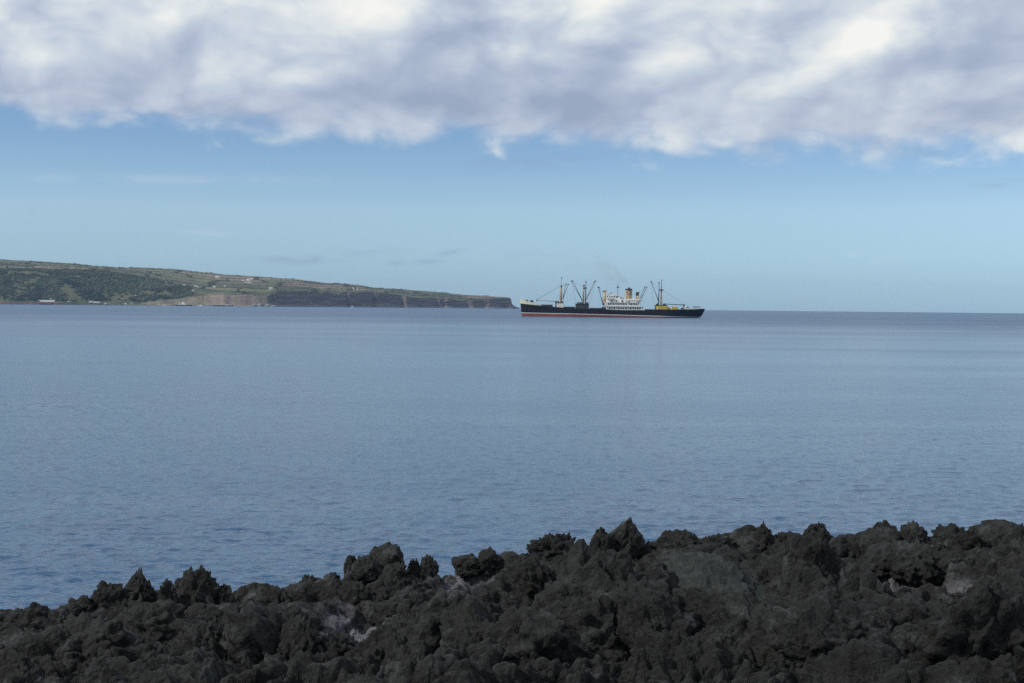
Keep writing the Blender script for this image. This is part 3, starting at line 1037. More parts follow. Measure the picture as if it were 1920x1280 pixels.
rig('cargo_runner', [(594, 130, 4.6), (606, 240, 5), (626, 334, 4)], 0.045)
rig('cargo_runner', [(795, 136, -5), (772, 250, -5), (742, 346, -5)], 0.05)
rig('cargo_runner', [(789, 138, 4.6), (762, 260, 5), (738, 336, 4)], 0.05)
for y in (-8.6, 8.6):
    rig('shroud', [(690, 190, y * 0.15), (664, 382, y)], 0.05)
    rig('shroud', [(708, 190, y * 0.15), (734, 384, y)], 0.05)
hatch(748, 852, 1.1)
winch(868, 390, -3.5, 1.3)
winch(868, 390, 3.5, 1.3)
sbox('deck_locker', 856, 890, 368, 392, 3.0, M['gear'], tx=0.2)
# kingposts before the bridge
for y in (-5.5, 5.5):
    kp = spar('kingpost', (879, 352), (880, 226), 0.78, 0.66, M['buff'], y, n=12)
    MB().lathe([(0.9, 0), (0.95, 0.5), (0.5, 0.75)], C(880, 226, y), 12).build('post_cap', M['brown'], kp)
    MB().box(C(866, 0).x, C(874, 0).x, y - 0.3, y + 0.3, C(870, 234).z, C(870, 227).z).build('gooseneck', M['gear'], kp)
derrick((868, 352), (815, 188), -5.5, -6.2)
derrick((866, 350), (833, 187), 5.5, 5.8)
rig('topping_lift', [(868, 230, -5.5), (815, 188, -6.2)], 0.05)
rig('topping_lift', [(868, 230, 5.5), (833, 187, 5.8)], 0.05)
rig('cargo_runner', [(815, 189, -6.2), (818, 300, -6), (840, 384, -5)], 0.045)


# superstructure: storeys as solid blocks with recessed promenade decks and windows
def storey(cx0, cx1, cy0, cy1, hw, name='deckhouse', m='white_paint', step=2.8, wy=0.45, wh=0.9, ww=0.9, parent=ship, win=True, skip=()):
    o = sbox(name, cx0, cx1, cy0, cy1, hw, M[m], parent)
    a, b = C(cx0, 0).x, C(cx1, 0).x
    z0, z1 = C(cx0, cy1).z, C(cx0, cy0).z
    if win:
        n = int((b - a - 1.5) / step)
        for k in range(n):
            if k in skip:
                continue
            x = a + 1.2 + (k + 0.5) * (b - a - 2.4) / n
            zc = z0 + (z1 - z0) * wy
            for s in (-1, 1):
                y0, y1 = (s * hw - 0.05, s * hw + 0.05)
                MB().box(x - ww / 2, x + ww / 2, y0, y1, zc - wh / 2, zc + wh / 2).build('window', M['glass'], o)
    return o


def gallery(cx0, cx1, cy_top, cy_bot, hw, cols):
    """open deck: slab above, bulwark below, dark recess behind with posts"""
    a, b = C(cx0, 0).x, C(cx1, 0).x
    zb, zt_ = C((cx0 + cx1) / 2, cy_bot).z, C((cx0 + cx1) / 2, cy_top).z
    o = MB().box(a - 0.3, b + 0.3, -hw - 0.2, hw + 0.2, zt_ - 0.28, zt_).build('deck_slab', M['white_paint'], ship)
    for s in (-1, 1):
        MB().box(a, b, s * hw - 0.08, s * hw + 0.08, zb, zb + 1.05).build('bulwark', M['white_paint'], o)
        for k in range(cols + 1):
            x = a + (b - a) * k / cols
            MB().box(x - 0.14, x + 0.14, s * hw - 0.1, s * hw + 0.1, zb + 1.05, zt_ - 0.28).build('post', M['white_paint'], o)
    return o


# storey one: white wall low, windows enlarged so dark glass imitates shade under the deck above
storey(892, 1212, 366, 400, 7.4, step=3.0, wy=0.55, wh=1.4, ww=2.2)
gallery(886, 1200, 360, 399, 9.0, 15)
sbox('quarterdeck_bulwark', 1196, 1232, 384, 399, 0, M['white_paint'], y0=-9.15, y1=-8.95)
sbox('quarterdeck_bulwark', 1196, 1232, 384, 399, 0, M['white_paint'], y0=8.95, y1=9.15)
storey(884, 1184, 332, 362, 7.2, step=3.0, wy=0.5, wh=1.4, ww=2.2)  # windows enlarged here too, dark glass standing in for recess shade
gallery(874, 1190, 326, 361, 8.8, 14)
sbox('wing_screen', 872, 902, 326, 352, 0, M['white_paint'], y0=-9.0, y1=-8.84)
sbox('wing_screen', 872, 902, 326, 352, 0, M['white_paint'], y0=8.84, y1=9.0)
sbox('boat_deck_screen', 1072, 1084, 328, 360, 0, M['white_paint'], y0=-9.0, y1=-8.84)
# bridge block
storey(900, 1066, 294, 327, 6.6, step=3.6, wy=0.42, wh=0.9, ww=1.0, skip=(4,))
sbox('bridge_wing', 898, 962, 290, 296, 9.0, M['white_paint'])
for s in (-1, 1):
    sbox('wing_dodger', 898, 962, 281, 291, 0, M['white_paint'], y0=s * 9 - 0.08, y1=s * 9 + 0.08)
wheel = storey(906, 1012, 266, 293, 5.6, 'wheelhouse', step=2.0, wy=0.52, wh=0.95, ww=1.25)
sbox('wheelhouse_roof', 902, 1014, 262, 266, 6.0, M['white_paint'])
sbox('chart_house', 1012, 1064, 276, 296, 4.8, M['white_paint'])
for k in range(6):
    y = -4.6 + k * 1.84
    a = C(906, 279)
    MB().box(a.x - 0.05, a.x + 0.05, y - 0.6, y + 0.6, a.z - 0.1, a.z + 0.85).build('window', M['glass'], wheel)
sbox('flag_locker', 912, 922, 254, 262, 1.2, M['gear'], y0=-4.5, y1=-3.0)
sbox('compass_platform', 926, 956, 255, 262, 2.2, M['white_paint'])
MB().lathe([(0.35, 0), (0.3, 1.0), (0.45, 1.1), (0.35, 1.6), (0.05, 1.75)], C(940, 255), 10).build('compass_binnacle', M['gear'], ship)
rail([C(904, 262, -5.8), C(1012, 262, -5.8)], 1.0)
rail([C(904, 262, 5.8), C(1012, 262, 5.8)], 1.0)
rail([C(1066, 327, -8.6), C(1186, 327, -8.6)], 1.0)
rail([C(1066, 327, 8.6), C(1186, 327, 8.6)], 1.0)
sbox('searchlight_platform', 1028, 1044, 288, 296, 0, M['gear'], y0=-6.4, y1=-5.2)
sbox('engine_casing', 1060, 1140, 296, 327, 4.2, M['white_paint'])
sbox('casing_door', 1092, 1106, 311, 327, 0, M['glass'], y0=-4.26, y1=-4.1)
sbox('casing_door', 1030, 1042, 308, 327, 0, M['gear'], y0=-6.68, y1=-6.5)
sbox('after_house', 1140, 1180, 308, 327, 4.6, M['white_paint'])
# radar mast and aerials
rm = spar('signal_mast', (998, 262), (998, 162), 0.26, 0.12, M['spar'])
for cy, hw in ((180, 1.1), (190, 1.6), (168, 0.7)):
    a = C(998, cy)
    MB().box(a.x - hw * 0.55, a.x + hw * 0.55, -hw, hw, a.z - 0.12, a.z + 0.12).build('yard', M['spar'], rm)
a = C(1002, 196)
MB().box(a.x - 0.9, a.x + 0.9, -0.2, 0.2, a.z, a.z + 0.4).build('radar_scanner', M['gear'], rm)
spar('aerial_pole', (893, 222), (892, 150), 0.07, 0.04, M['wire'], -5.5)
rig('aerial_wire', [(892, 151, -5.5), (998, 163, 0)], 0.03)
rig('halyard', [(998, 180, 1), (960, 262, 4)], 0.03)
# funnel with its painted panel
fx = C(1096, 0).x
fz0, fz1 = C(1096, 304).z, C(1096, 214).z
fn = MB().lathe([(1.0, 0), (1.0, fz1 - fz0)], (fx, 0, fz0), 40, 2.65, 2.1).build('funnel', M['buff'], ship, smooth=False)
MB().lathe([(1.0, -0.1), (1.02, 0.9), (0.9, 0.95), (0.85, 0.5)], (fx, 0, fz1), 40, 2.68, 2.13).build('funnel_top', M['funnel_black'], fn)
MB().lathe([(0.62, 0), (0.62, 1.5), (0.45, 1.6)], (fx + 0.1, 0, fz1 + 0.4), 12).build('exhaust_pipe', M['funnel_black'], fn)
MB().tube((fx + 1.1, 0.4, fz1), (fx + 1.1, 0.4, fz1 + 1.3), 0.22, None, 8).build('exhaust_pipe', M['funnel_black'], fn)


def funnel_patch(name, poly, m, lift, side):
    """flat shape (x, z) wrapped onto the oval funnel side"""
    vs, fs = [], []
    n = len(poly) // 2
    for x, z in poly:
        y = 2.1 * math.sqrt(max(0.0, 1 - (x / 2.65) ** 2)) + lift
        vs.append((fx + x, side * y, fz0 + z))
    for k in range(n - 1):
        fs.append((2 * k, 2 * k + 1, 2 * k + 3, 2 * k + 2))
    return MB().add(vs, fs).build(name, m, fn)


for side in (-1, 1):
    zc = C(1096, 237).z - fz0
    strip = []
    for k in range(13):
        x = -1.65 + 3.3 * k / 12
        strip += [(x, zc - 1.6), (x, zc + 1.6)]
    funnel_patch('funnel_panel', strip, M['panel_red'], 0.03, side)
    for sl in (-1, 1):
        strip = []
        for k in range(9):
            t = -1 + 2 * k / 8
            strip += [(1.15 * t, zc + sl * 1.15 * t - 0.26), (1.15 * t, zc + sl * 1.15 * t + 0.26)]
        funnel_patch('white_cross_bar', strip, M['white_paint'], 0.06 + 0.01 * sl, side)


# lifeboats on the boat deck
def lifeboat(cx, cy, y):
    p = C(cx, cy, y)
    o = empty('lifeboat', p)
    o.parent = ship
    vs, fs, n, L = [], [], 14, 4.1
    prof = [(0.0, -0.95), (0.6, -0.75), (0.95, -0.1), (1.05, 0.35)]
    for k in range(n + 1):
        t = -1 + 2 * k / n
        w = max(0.02, (1 - abs(t) ** 2.6)) ** 0.6
        for s in (-1, 1):
            for b, z in (prof if s < 0 else prof[::-1]):
                vs.append((t * L, s * b * w, z * (1 - 0.25 * t * t) + 0.45 * t * t))
    for k in range(n):
        for j in range(7):
            a = k * 8 + j
            fs.append((a, a + 1, a + 9, a + 8))
    MB().add(vs, fs).build('boat_hull', M['white_paint'], o, True)
    vs, fs = [], []
    for k in range(n + 1):
        t = -1 + 2 * k / n
        w = max(0.02, (1 - abs(t) ** 2.6)) ** 0.6
        for b, z in ((-1.05, 0.36), (0, 0.75), (1.05, 0.36)):
            vs.append((t * L, b * w, z * (1 - 0.1 * t * t) + 0.25 * t * t))
    for k in range(n):
        for j in range(2):
            a = k * 3 + j
            fs.append((a, a + 3, a + 4, a + 1))
    MB().add(vs, fs).build('boat_cover', M['orange_boat'], o, True)
    for x in (-2.9, 2.9):
        s = 1 if y > 0 else -1
        MB().poly_tube([(x, -s * 1.3, -2.2), (x, -s * 1.5, 0.8), (x, -s * 0.9, 1.7), (x, 0, 1.9)], 0.12, 6).build('davit', M['white_paint'], o)
    return o


for y in (-7.4, 7.4):
    lifeboat(1112, 306, y)
    lifeboat(1160, 306, y)
# after kingposts
for y in (-5.2, 5.2):
    kp = spar('kingpost', (1176, 330), (1174, 266), 0.74, 0.7, M['buff'], y, n=12)
    MB().tube(C(1174, 266, y), C(1174, 238, y), 0.75, 0.7, 12).build('post_top', M['funnel_black'], kp)
    MB().box(C(1166, 0).x, C(1190, 0).x, y - 0.4, y + 0.4, C(1176, 240).z, C(1176, 234).z).build('post_head', M['gear'], kp)
derrick((1188, 326), (1250, 188), -5.2, -6.0, 'spar', 0.26)
derrick((1188, 326), (1246, 186), 5.2, 6.2)
rig('topping_lift', [(1188, 238, -5.2), (1250, 188, -6)], 0.05)
rig('cargo_runner', [(1250, 190, -6), (1238, 290, -5), (1218, 380, -5)], 0.045)
rig('cargo_runner', [(1246, 190, 6), (1226, 290, 5), (1206, 360, 5)], 0.045)
winch(1208, 388, -4, 1.2)
winch(1208, 388, 4, 1.2)
sbox('deck_locker', 1196, 1228, 374, 394, 3.0, M['gear'], tx=0.3)
hatch(1240, 1330, 0.9)
# mizzen group
sbox('mast_house', 1338, 1436, 356, 396, 4.6, M['gear'])
sbox('mast_house_roof', 1334, 1440, 352, 356, 4.9, M['spar'])
for cx, y in ((1352, -2.5), (1356, 2.5), (1412, -2.5), (1424, 2.5)):
    winch(cx, 353, y, 0.9)
mz = spar('mizzenmast', (1386, 354), (1388, 214), 0.6, 0.46, M['brown'], -1.2, n=12)
MB().tube(C(1386, 354, -1.2), C(1386.6, 296, -1.2), 0.63, 0.58, 12).build('mast_base', M['buff'], mz)
MB().tube(C(1388, 214, -1.2), C(1389, 124, -1.2), 0.34, 0.14, 8).build('topmast', M['spar'], mz)
MB().box(C(1372, 0).x, C(1406, 0).x, -3.0, 2.6, C(1388, 220).z, C(1388, 210).z, 0.15, 0.15).build('crosstree', M['gear'], mz)
MB().box(C(1381, 0).x, C(1397, 0).x, -1.5, -0.9, C(1388, 128).z, C(1388, 124).z).build('yard', M['spar'], mz)
MB().tube(C(1398, 128, -1.2), C(1400, 118, -1.2), 0.06, None, 5).build('wind_vane', M['spar'], mz)
mz2 = spar('mizzenmast', (1368, 354), (1370, 150), 0.42, 0.24, M['spar'], 1.6, n=10)
MB().box(C(1365, 0).x, C(1376, 0).x, 1.1, 2.1, C(1370, 156).z, C(1370, 144).z, 0.15, 0.1).build('lamp_platform', M['gear'], mz2)
MB().tube(C(1370, 150, 1.6), C(1370.3, 138, 1.6), 0.08, None, 5).build('topmast', M['spar'], mz2)
derrick((1364, 320), (1291, 140), -3.0, -5.0)
derrick((1368, 318), (1305, 138), 3.0, 4.4)
rig('topping_lift', [(1374, 214, -2), (1291, 140, -5)], 0.045)
rig('cargo_runner', [(1291, 142, -5), (1304, 250, -5), (1330, 380, -5)], 0.045)
rig('cargo_runner', [(1305, 142, 4.4), (1314, 260, 5), (1332, 380, 4)], 0.045)
derrick((1400, 340), (1598, 349), -2.2, -2.2, 'spar', 0.2)
derrick((1400, 341), (1596, 352), 2.2, 2.2, 'spar', 0.18)
rig('backstay', [(1400, 216, 0), (1604, 350, 0)], 0.1)
for y in (-8.0, 8.0):
    rig('shroud', [(1386, 215, y * 0.15), (1362, 390, y)], 0.05)
    rig('shroud', [(1390, 215, y * 0.15), (1416, 390, y)], 0.05)
for y in (-2.2, 2.2):
    spar('boom_crutch', (1590, 392), (1592, 352), 0.22, 0.18, M['gear'], y)
MB().box(C(1586, 0).x, C(1598, 0).x, -2.7, 2.7, C(1592, 356).z, C(1592, 351).z).build('crutch_beam', M['gear'], ship)
hatch(1450, 1560, 0.6)
# poop: rails, capstan, awning
for s in (-1, 1):
    pts = []
    for u in np.linspace(0.875, 0.985, 9):
        cx, b = hull_point(u, zt(120 + 1660 * u), 0)
        pts.append(Vector(((cx - 950) * UNIT, s * (b - 0.2), zt(120 + 1660 * u) - 0.1)))
    rail(pts, 1.1, 1.8)
for s in (-1, 1):
    pts = []
    for u in np.linspace(0.21, 0.46, 12):
        cx, b = hull_point(u, zt(120 + 1660 * u), 0)
        pts.append(Vector(((cx - 950) * UNIT, s * (b - 0.15), zt(120 + 1660 * u) - 0.1)))
    rail(pts, 1.0, 2.4, 'gear')
winch(1626, 390, -1.5, 1.2)
sbox('docking_winch', 1612, 1640, 378, 392, 0, M['white_paint'], y0=-5.2, y1=-3.2)
sbox('poop_house', 1646, 1704, 376, 394, 3.2, M['white_paint'])
sbox('poop_locker', 1560, 1580, 376, 394, 0, M['spar'], y0=-6.4, y1=-4.4)
aw = sbox('stern_awning', 1676, 1738, 365, 371, 3.6, M['gear'], tx=0.3)
for cx in (1680, 1734):
    for y in (-3.3, 3.3):
        MB().tube(C(cx, 392, y), C(cx, 371, y), 0.08, None, 5).build('awning_post', M['white_paint'], aw)
spar('ensign_staff', (1768, 388), (1776, 350), 0.08, 0.05, M['white_paint'])
for y in (-2.5, 2.5):
    cowl(1604, 372, 392, y, 0.45, 'white_paint')
# anchors at the bow
for s in (-1, 1):
    u = 0.045
    cx, b = hull_point(u, 6.6, 0)
    p = Vector(((cx - 950) * UNIT, s * (b + 0.10), 6.6))
    an = MB()
    an.tube(p, p + Vector((0, 0, -1.6)), 0.14, None, 6)
    an.tube(p + Vector((-0.8, 0, -1.1)), p + Vector((0, 0, -1.75)), 0.14, None, 6)
    an.tube(p + Vector((0.8, 0, -1.1)), p + Vector((0, 0, -1.75)), 0.14, None, 6)
    an.build('anchor', M['gear'], ship)


# deck cargo: covered loads lashed on the after deck
def cargo(cx0, cx1, cy0, cy1, hw, label, m, rounded):
    a, b = C(cx0, cy1), C(cx1, cy0)
    zb = C((cx0 + cx1) / 2, cy1).z
    L, H = b.x - a.x, b.z - zb
    o = empty('deck_cargo', ship.location + Vector(((a.x + b.x) / 2, -5.6, zb)))
    tag(o, label, 'cargo')
    bm = bmesh.new()
    bmesh.ops.create_cube(bm, size=1.0)
    for v in bm.verts:
        v.co = Vector((v.co.x * L, v.co.y * hw * 2, (v.co.z + 0.5) * H))
    bmesh.ops.subdivide_edges(bm, edges=bm.edges[:], cuts=6, use_grid_fill=True)
    for v in bm.verts:
        t = abs(v.co.x) / (L / 2)
        if rounded:
            v.co.z *= 1 - 0.55 * t ** 3
            v.co.y *= 1 - 0.3 * (v.co.z / H) ** 2
        v.co.z += 0.12 * math.sin(v.co.x * 1.7 + v.co.y) * (v.co.z / H)
    me = bpy.data.meshes.new('tarpaulin')
    bm.to_mesh(me)
    bm.free()
    for p in me.polygons:
        p.use_smooth = True
    link('tarpaulin', me, m, o)
    for k in (-0.3, 0.0, 0.3):
        MB().box(k * L - 0.06, k * L + 0.06, -hw - 0.05, hw + 0.05, 0.0, H * 1.03).build('lashing_strap', M['gear'], o)
    return o


cargo(1340, 1446, 364, 392, 2.6, 'long yellow covered load lashed beside the after mast', M['yellow'], False)
cargo(1470, 1532, 366, 393, 2.4, 'shorter rounded yellow load on the after deck near the stern', M['yellow'], True)
cargo(1448, 1470, 376, 393, 1.8, 'small pale covered load between the two yellow ones', M['orange_boat'], False)


# ------------------------------------------------------------------ moored vessels below the far cliff
def small_hull(parent, L, B, H, m, sheer=0.8, n=20):
    vs, fs = [], []
    for r, (bz, zz) in enumerate([(0.5, -0.8), (0.85, 0.0), (1.0, H * 0.6), (1.03, H)]):
        for k in range(n + 1):
            t = -1 + 2 * k / n
            w = max(0.0, 1 - abs(t) ** 3) ** 0.7 * B / 2 * bz
            x = t * L / 2 * (0.93 + 0.07 * r / 3)
            z = zz + (sheer * t * t if r == 3 else 0)
            vs += [(x, -w, z), (x, w, z)]
    m2 = (n + 1) * 2
    for r in range(3):
        for k in range(n):
            a = r * m2 + 2 * k
            fs.append((a, a + 2, a + m2 + 2, a + m2))
            fs.append((a + 1, a + m2 + 1, a + m2 + 3, a + 3))
    for k in range(n):
        a = 3 * m2 + 2 * k
        fs.append((a, a + 2, a + 3, a + 1))
    return MB().add(vs, fs).build('hull', m, parent, True)


def sea_spot(px, Y):
    p = at(px, 577, Y)
    return Vector((p.x, Y, sea_z(p.x, Y)))


K = 4230 / F            # metres per photograph pixel out there
v = tag(empty('coaster', sea_spot(345, 4225)), 'small dark-hulled ship with white upperworks moored below the pale slope', 'ship')
small_hull(v, 32 * K, 9, 3.0, M['hull_black'], 1.2)
for x0, x1, z0, z1, w in ((-9, 4.5, 3, 6.5, 7), (-6, 2.5, 6.5, 9.5, 6), (-2, 1.5, 9.5, 11.6, 4.5)):
    MB().box(x0, x1, -w / 2, w / 2, z0, z1).build('deckhouse', M['white_paint'], v)
MB().box(-20, -11, -3, 3, 3, 5.6).build('hatch', M['white_paint'], v)
MB().lathe([(1.2, 0), (1.1, 3.6)], (-4.2, 0, 9.4), 12).build('funnel', M['white_paint'], v)
MB().tube((10, 0, 2.8), (12, 0, 14), 0.35, 0.2, 6).build('mast', M['white_paint'], v)
MB().tube((-14, 0, 2.8), (-14, 0, 15), 0.35, 0.2, 6).build('mast', M['white_paint'], v)
MB().tube((11, 0, 6), (18, 0, 11), 0.25, None, 6).build('derrick_boom', M['white_paint'], v)
for k in range(6):
    MB().box(-8 + k * 2, -7.1 + k * 2, -3.58, -3.46, 4.6, 5.6).build('window', M['glass'], v)

v = tag(empty('schooner', sea_spot(418, 4228)), 'two-masted sailing vessel with bare pale masts moored under the tan cliff', 'sailing boat')
small_hull(v, 40 * K, 8, 2.6, M['hull_black'], 1.0)
MB().box(-32, 31, -2.6, 2.6, 2.7, 3.4).build('deck', M['wood'], v)
for x, h in ((-24, 27), (-6, 30)):
    MB().tube((x, 0, 2), (x, 0, h), 0.5, 0.28, 8).build('mast', M['cream'], v)
    MB().tube((x, 0, 5), (x + 14, 0, 6), 0.3, None, 6).build('boom', M['cream'], v)
    MB().tube((x - 2.5, 0, h * 0.8), (x + 2.5, 0, h * 0.8), 0.15, None, 5).build('yard', M['cream'], v)
MB().tube((-33, 0, 3), (-44, 0, 5.5), 0.3, 0.15, 6).build('bowsprit', M['cream'], v)
MB().box(8, 18, -2, 2, 3.2, 5.2).build('deckhouse', M['white_paint'], v)

v = tag(empty('motor_launch', sea_spot(308, 4215)), 'small white launch lying at the right end of the beach', 'boat')
small_hull(v, 8 * K, 3.6, 1.5, M['white_paint'], 0.5)
MB().box(-3, 2.4, -1.2, 1.2, 1.5, 3.4, 0.3, 0.1).build('cabin', M['white_paint'], v)
MB().box(-2.6, 2.0, -1.26, -1.1, 2.3, 2.9).build('window', M['glass'], v)
v = tag(empty('motor_launch', sea_spot(660.5, 4600)), 'small white boat alone on the sea before the dark cliffs', 'boat')
small_hull(v, 5.2 * K, 3.2, 1.5, M['white_paint'], 0.5)
MB().box(-2.2, 1.6, -1.1, 1.1, 1.5, 3.3, 0.3, 0.1).build('cabin', M['white_paint'], v)
MB().tube((0, 0, 3), (0, 0, 6), 0.15, None, 5).build('mast', M['white_paint'], v)
v = tag(empty('motor_launch', sea_spot(376, 4222)), 'low grey-white boat between the moored ship and the sailing vessel', 'boat')
small_hull(v, 9 * K, 3.6, 1.6, M['white_paint'], 0.5)
MB().box(-2, 4, -1.2, 1.2, 1.6, 3.2, 0.3, 0.1).build('cabin', M['white_paint'], v)


# ------------------------------------------------------------------ rock meshes
def ico_np(level):
    bm = bmesh.new()
    bmesh.ops.create_icosphere(bm, subdivisions=level, radius=1.0)
    v = np.array([x.co[:] for x in bm.verts])
    f = np.array([[q.index for q in p.verts] for p in bm.faces])
    bm.free()
    return v, f


ICO = {}


def rock_mesh(name, seed, level=5, scale=(1, 1, 1), planes=11, cut=(0.55, 1.0), rough=0.10, clink=0.10, peak=None):
    clink, rough = clink * 1.25, rough * 1.25
    if level not in ICO:
        ICO[level] = ico_np(level)
    d, f = ICO[level]
    rg = np.random.default_rng(seed)
    nrm = rg.normal(size=(planes, 3))
    nrm /= np.linalg.norm(nrm, axis=1)[:, None]
    c = cut[0] + (cut[1] - cut[0]) * rg.random(planes)
    dot = d @ nrm.T
    r = np.where(dot > 0.05, c / np.maximum(dot, 0.05), 3.0)
    k = 14.0
    r = -np.log(np.exp(-k * np.minimum(r, 1.15)).sum(1) + np.exp(-k * 1.1)) / k
    p = d * r[:, None]
    sx = seed * 3.17
    w = fbm(p[:, 0] * 1.6 + sx, p[:, 1] * 1.6, p[:, 2] * 1.6, seed, 3)
    p = p * (1 + 0.22 * w)[:, None]
    rd = fbm(p[:, 0] * 3.2 + sx, p[:, 1] * 3.2, p[:, 2] * 3.2, seed + 9, 5, 0.55, True)
    f1, f2 = worley(p[:, 0] * 4.2 + sx, p[:, 1] * 4.2, p[:, 2] * 4.2, seed)
    g1, g2 = worley(p[:, 0] * 9.5 + sx, p[:, 1] * 9.5, p[:, 2] * 9.5, seed + 3)
    h1, h2 = worley(p[:, 0] * 21 + sx, p[:, 1] * 21, p[:, 2] * 21, seed + 5)
    mask = np.clip(0.5 + 1.3 * fbm(p[:, 0] * 1.1 + sx, p[:, 1] * 1.1, p[:, 2] * 1.1 + 4, seed + 21, 2), 0.15, 1)
    sharp = rmf(p[:, 0] * 1.7 + sx, p[:, 1] * 1.7, p[:, 2] * 1.7, seed + 31, 5, 0.6)
    g1b, g2b, (cid, ox, oy) = worley(p[:, 0] * 3.4 + sx, p[:, 1] * 3.4, p[:, 2] * 3.4, seed + 41, True)
    k3 = np.clip((g2b - g1b) / 0.25, 0, 1)
    facet = (cid - 0.5 + 1.0 * (np.cos(cid * 44) * ox + np.sin(cid * 44) * oy)) * k3
    disp = rough * rd * 0.7 + rough * 2.4 * (sharp - 0.33) + (rough + 0.5 * clink) * 0.8 * facet
    disp += clink * mask * ((0.45 - f1) * 0.5 + (0.4 - g1) * 0.5 + (0.4 - h1) * 0.24)
    crack = np.clip(0.16 - (g2b - g1b), 0, 0.16)
    disp -= crack * (0.5 * rough + 0.5 * clink) * 3.0
    p = p + d * disp[:, None]
    p *= np.array(scale)
    if peak is not None:
        t = np.clip(p[:, 2] / scale[2], 0, 1.3)
        p[:, 0] += peak * t * t
    return mesh_np(name, p, f)


def lava_material():
    m = bpy.data.materials.new('black_lava')
    m.use_nodes = True
    g = Nodes(m.node_tree)
    out = g.n('ShaderNodeOutputMaterial')
    b = g.n('ShaderNodeBsdfPrincipled')
    g.t.links.new(b.outputs[0], out.inputs[0])
    geo = g.n('ShaderNodeNewGeometry')
    pos = geo.outputs['Position']
    n1 = g.noise(pos, 1.7, 6, 0.6, 0.4)
    n2 = g.noise(pos, 11.0, 7, 0.65, 0.2)
    n3 = g.noise(pos, 46.0, 5, 0.65)
    c = g.ramp(n1, [(0.28, (0.007, 0.0065, 0.006)), (0.45, (0.011, 0.0115, 0.0105)), (0.6, (0.018, 0.020, 0.018)), (0.75, (0.011, 0.010, 0.009))])
    c = g.mix(1.0, c, g.ramp(n2, [(0.32, (0.38, 0.38, 0.37)), (0.5, (0.85, 0.85, 0.85)), (0.70, (1.6, 1.62, 1.6))]), 'MULTIPLY')
    # rusty scoria and grey weathered patches, paled to paint in lit facets
    rust = g.smooth(g.noise(g.vmath('ADD', pos, (4, 9, 2)), 0.9, 5, 0.6), 0.60, 0.74)
    c = g.mix(g.math('MULTIPLY', rust, 0.55), c, (0.026, 0.018, 0.014))
    lit_crust = g.smooth(g.noise(g.vmath('ADD', pos, (14, 3, 8)), 3.4, 8, 0.72), 0.54, 0.66)
    c = g.mix(g.math('MULTIPLY', lit_crust, 0.8), c, (0.060, 0.068, 0.067))  # pale tone brightens the rock colour as if facets were lit
    salt = g.n('ShaderNodeAttribute', attribute_name='Salt')
    sm = g.math('MULTIPLY', salt.outputs['Fac'], g.smooth(g.math('ADD', g.math('MULTIPLY', n2, 0.6), g.math('MULTIPLY', n3, 0.4)), 0.36, 0.58))
    c = g.mix(sm, c, (0.34, 0.34, 0.38))
    g.put(b.inputs['Base Color'], c)
    g.put(b.inputs['Roughness'], g.lin(n2, 0.3, 0.7, 0.9, 0.55))
    b.inputs['Specular IOR Level'].default_value = 0.32
    vor = g.n('ShaderNodeTexVoronoi', feature='F1')
    g.put(vor.inputs['Vector'], pos)
    vor.inputs['Scale'].default_value = 30.0
    h = g.math('ADD', g.math('MULTIPLY', n2, 0.055), g.math('MULTIPLY', n3, 0.026))
    h = g.math('SUBTRACT', h, g.math('MULTIPLY', vor.outputs['Distance'], 0.012))
    bn = g.n('ShaderNodeBump')
    bn.inputs['Strength'].default_value = 1.0
    bn.inputs['Distance'].default_value = 1.0
    g.put(bn.inputs['Height'], h)
    g.put(b.inputs['Normal'], bn.outputs[0])
    return m


M['lava'] = lava_material()

# ------------------------------------------------------------------ the lava shore in the foreground
R_NEAR, R_CREST, DEP_NEAR = 5.0, 10.6, 0.335
CREST = table([(-400, 1190), (0, 1162), (100, 1158), (200, 1140), (300, 1128), (440, 1132), (560, 1114), (640, 1100), (820, 1090), (950, 1068), (1100, 1058), (1220, 1038), (1400, 1026), (1600, 1024), (1750, 1018), (1920, 1010), (2400, 995)])


def dep_of(px, py):
    d = ray(px, py)
    return -d.z / math.hypot(d.x, d.y)


_pxs = np.linspace(-400, 2400, 120)
_azs = np.array([math.atan2(ray(p_, CREST(p_)).x, ray(p_, CREST(p_)).y) for p_ in _pxs])
_deps = np.array([dep_of(p_, CREST(p_)) for p_ in _pxs])


def base_z(az, r):
    dc = np.interp(az, _azs, _deps)
    t = np.clip((r - R_NEAR) / (R_CREST - R_NEAR), 0, 1)
    dep = DEP_NEAR + (dc - DEP_NEAR) * t
    z = CAM_Z - np.maximum(r, R_NEAR) * dep - 0.03
    fall = np.maximum(r - R_CREST, 0)
    return z - 0.18 * fall - 0.16 * fall ** 2


def ground_spot(px, py):
    """point of the lava shore under a photograph pixel"""
    d = ray(px, py)
    az, dep = math.atan2(d.x, d.y), -d.z / math.hypot(d.x, d.y)
    dc = float(np.interp(az, _azs, _deps))
    t = (dep - DEP_NEAR) / (dc - DEP_NEAR)
    r = R_NEAR + (R_CREST - R_NEAR) * max(-0.2, min(1.0, t))
    return az, r


SALT = [(880, 1108, 0.22, 0.16), (862, 1098, 0.13, 0.12), (1690, 1120, 0.34, 0.13), (1650, 1110, 0.16, 0.10), (1770, 1122, 0.20, 0.08), (1590, 1112, 0.08, 0.08), (655, 1200, 0.24, 0.22), (690, 1215, 0.18, 0.2),
        (1440, 1212, 0.20, 0.16), (335, 1238, 0.22, 0.12), (1172, 1090, 0.10, 0.12), (1180, 1135, 0.12, 0.14), (1040, 1150, 0.10, 0.08), (840, 1235, 0.16, 0.12), (1180, 1240, 0.12, 0.10), (480, 1150, 0.10, 0.10), (110, 1195, 0.10, 0.16), (1520, 1110, 0.12, 0.08)]


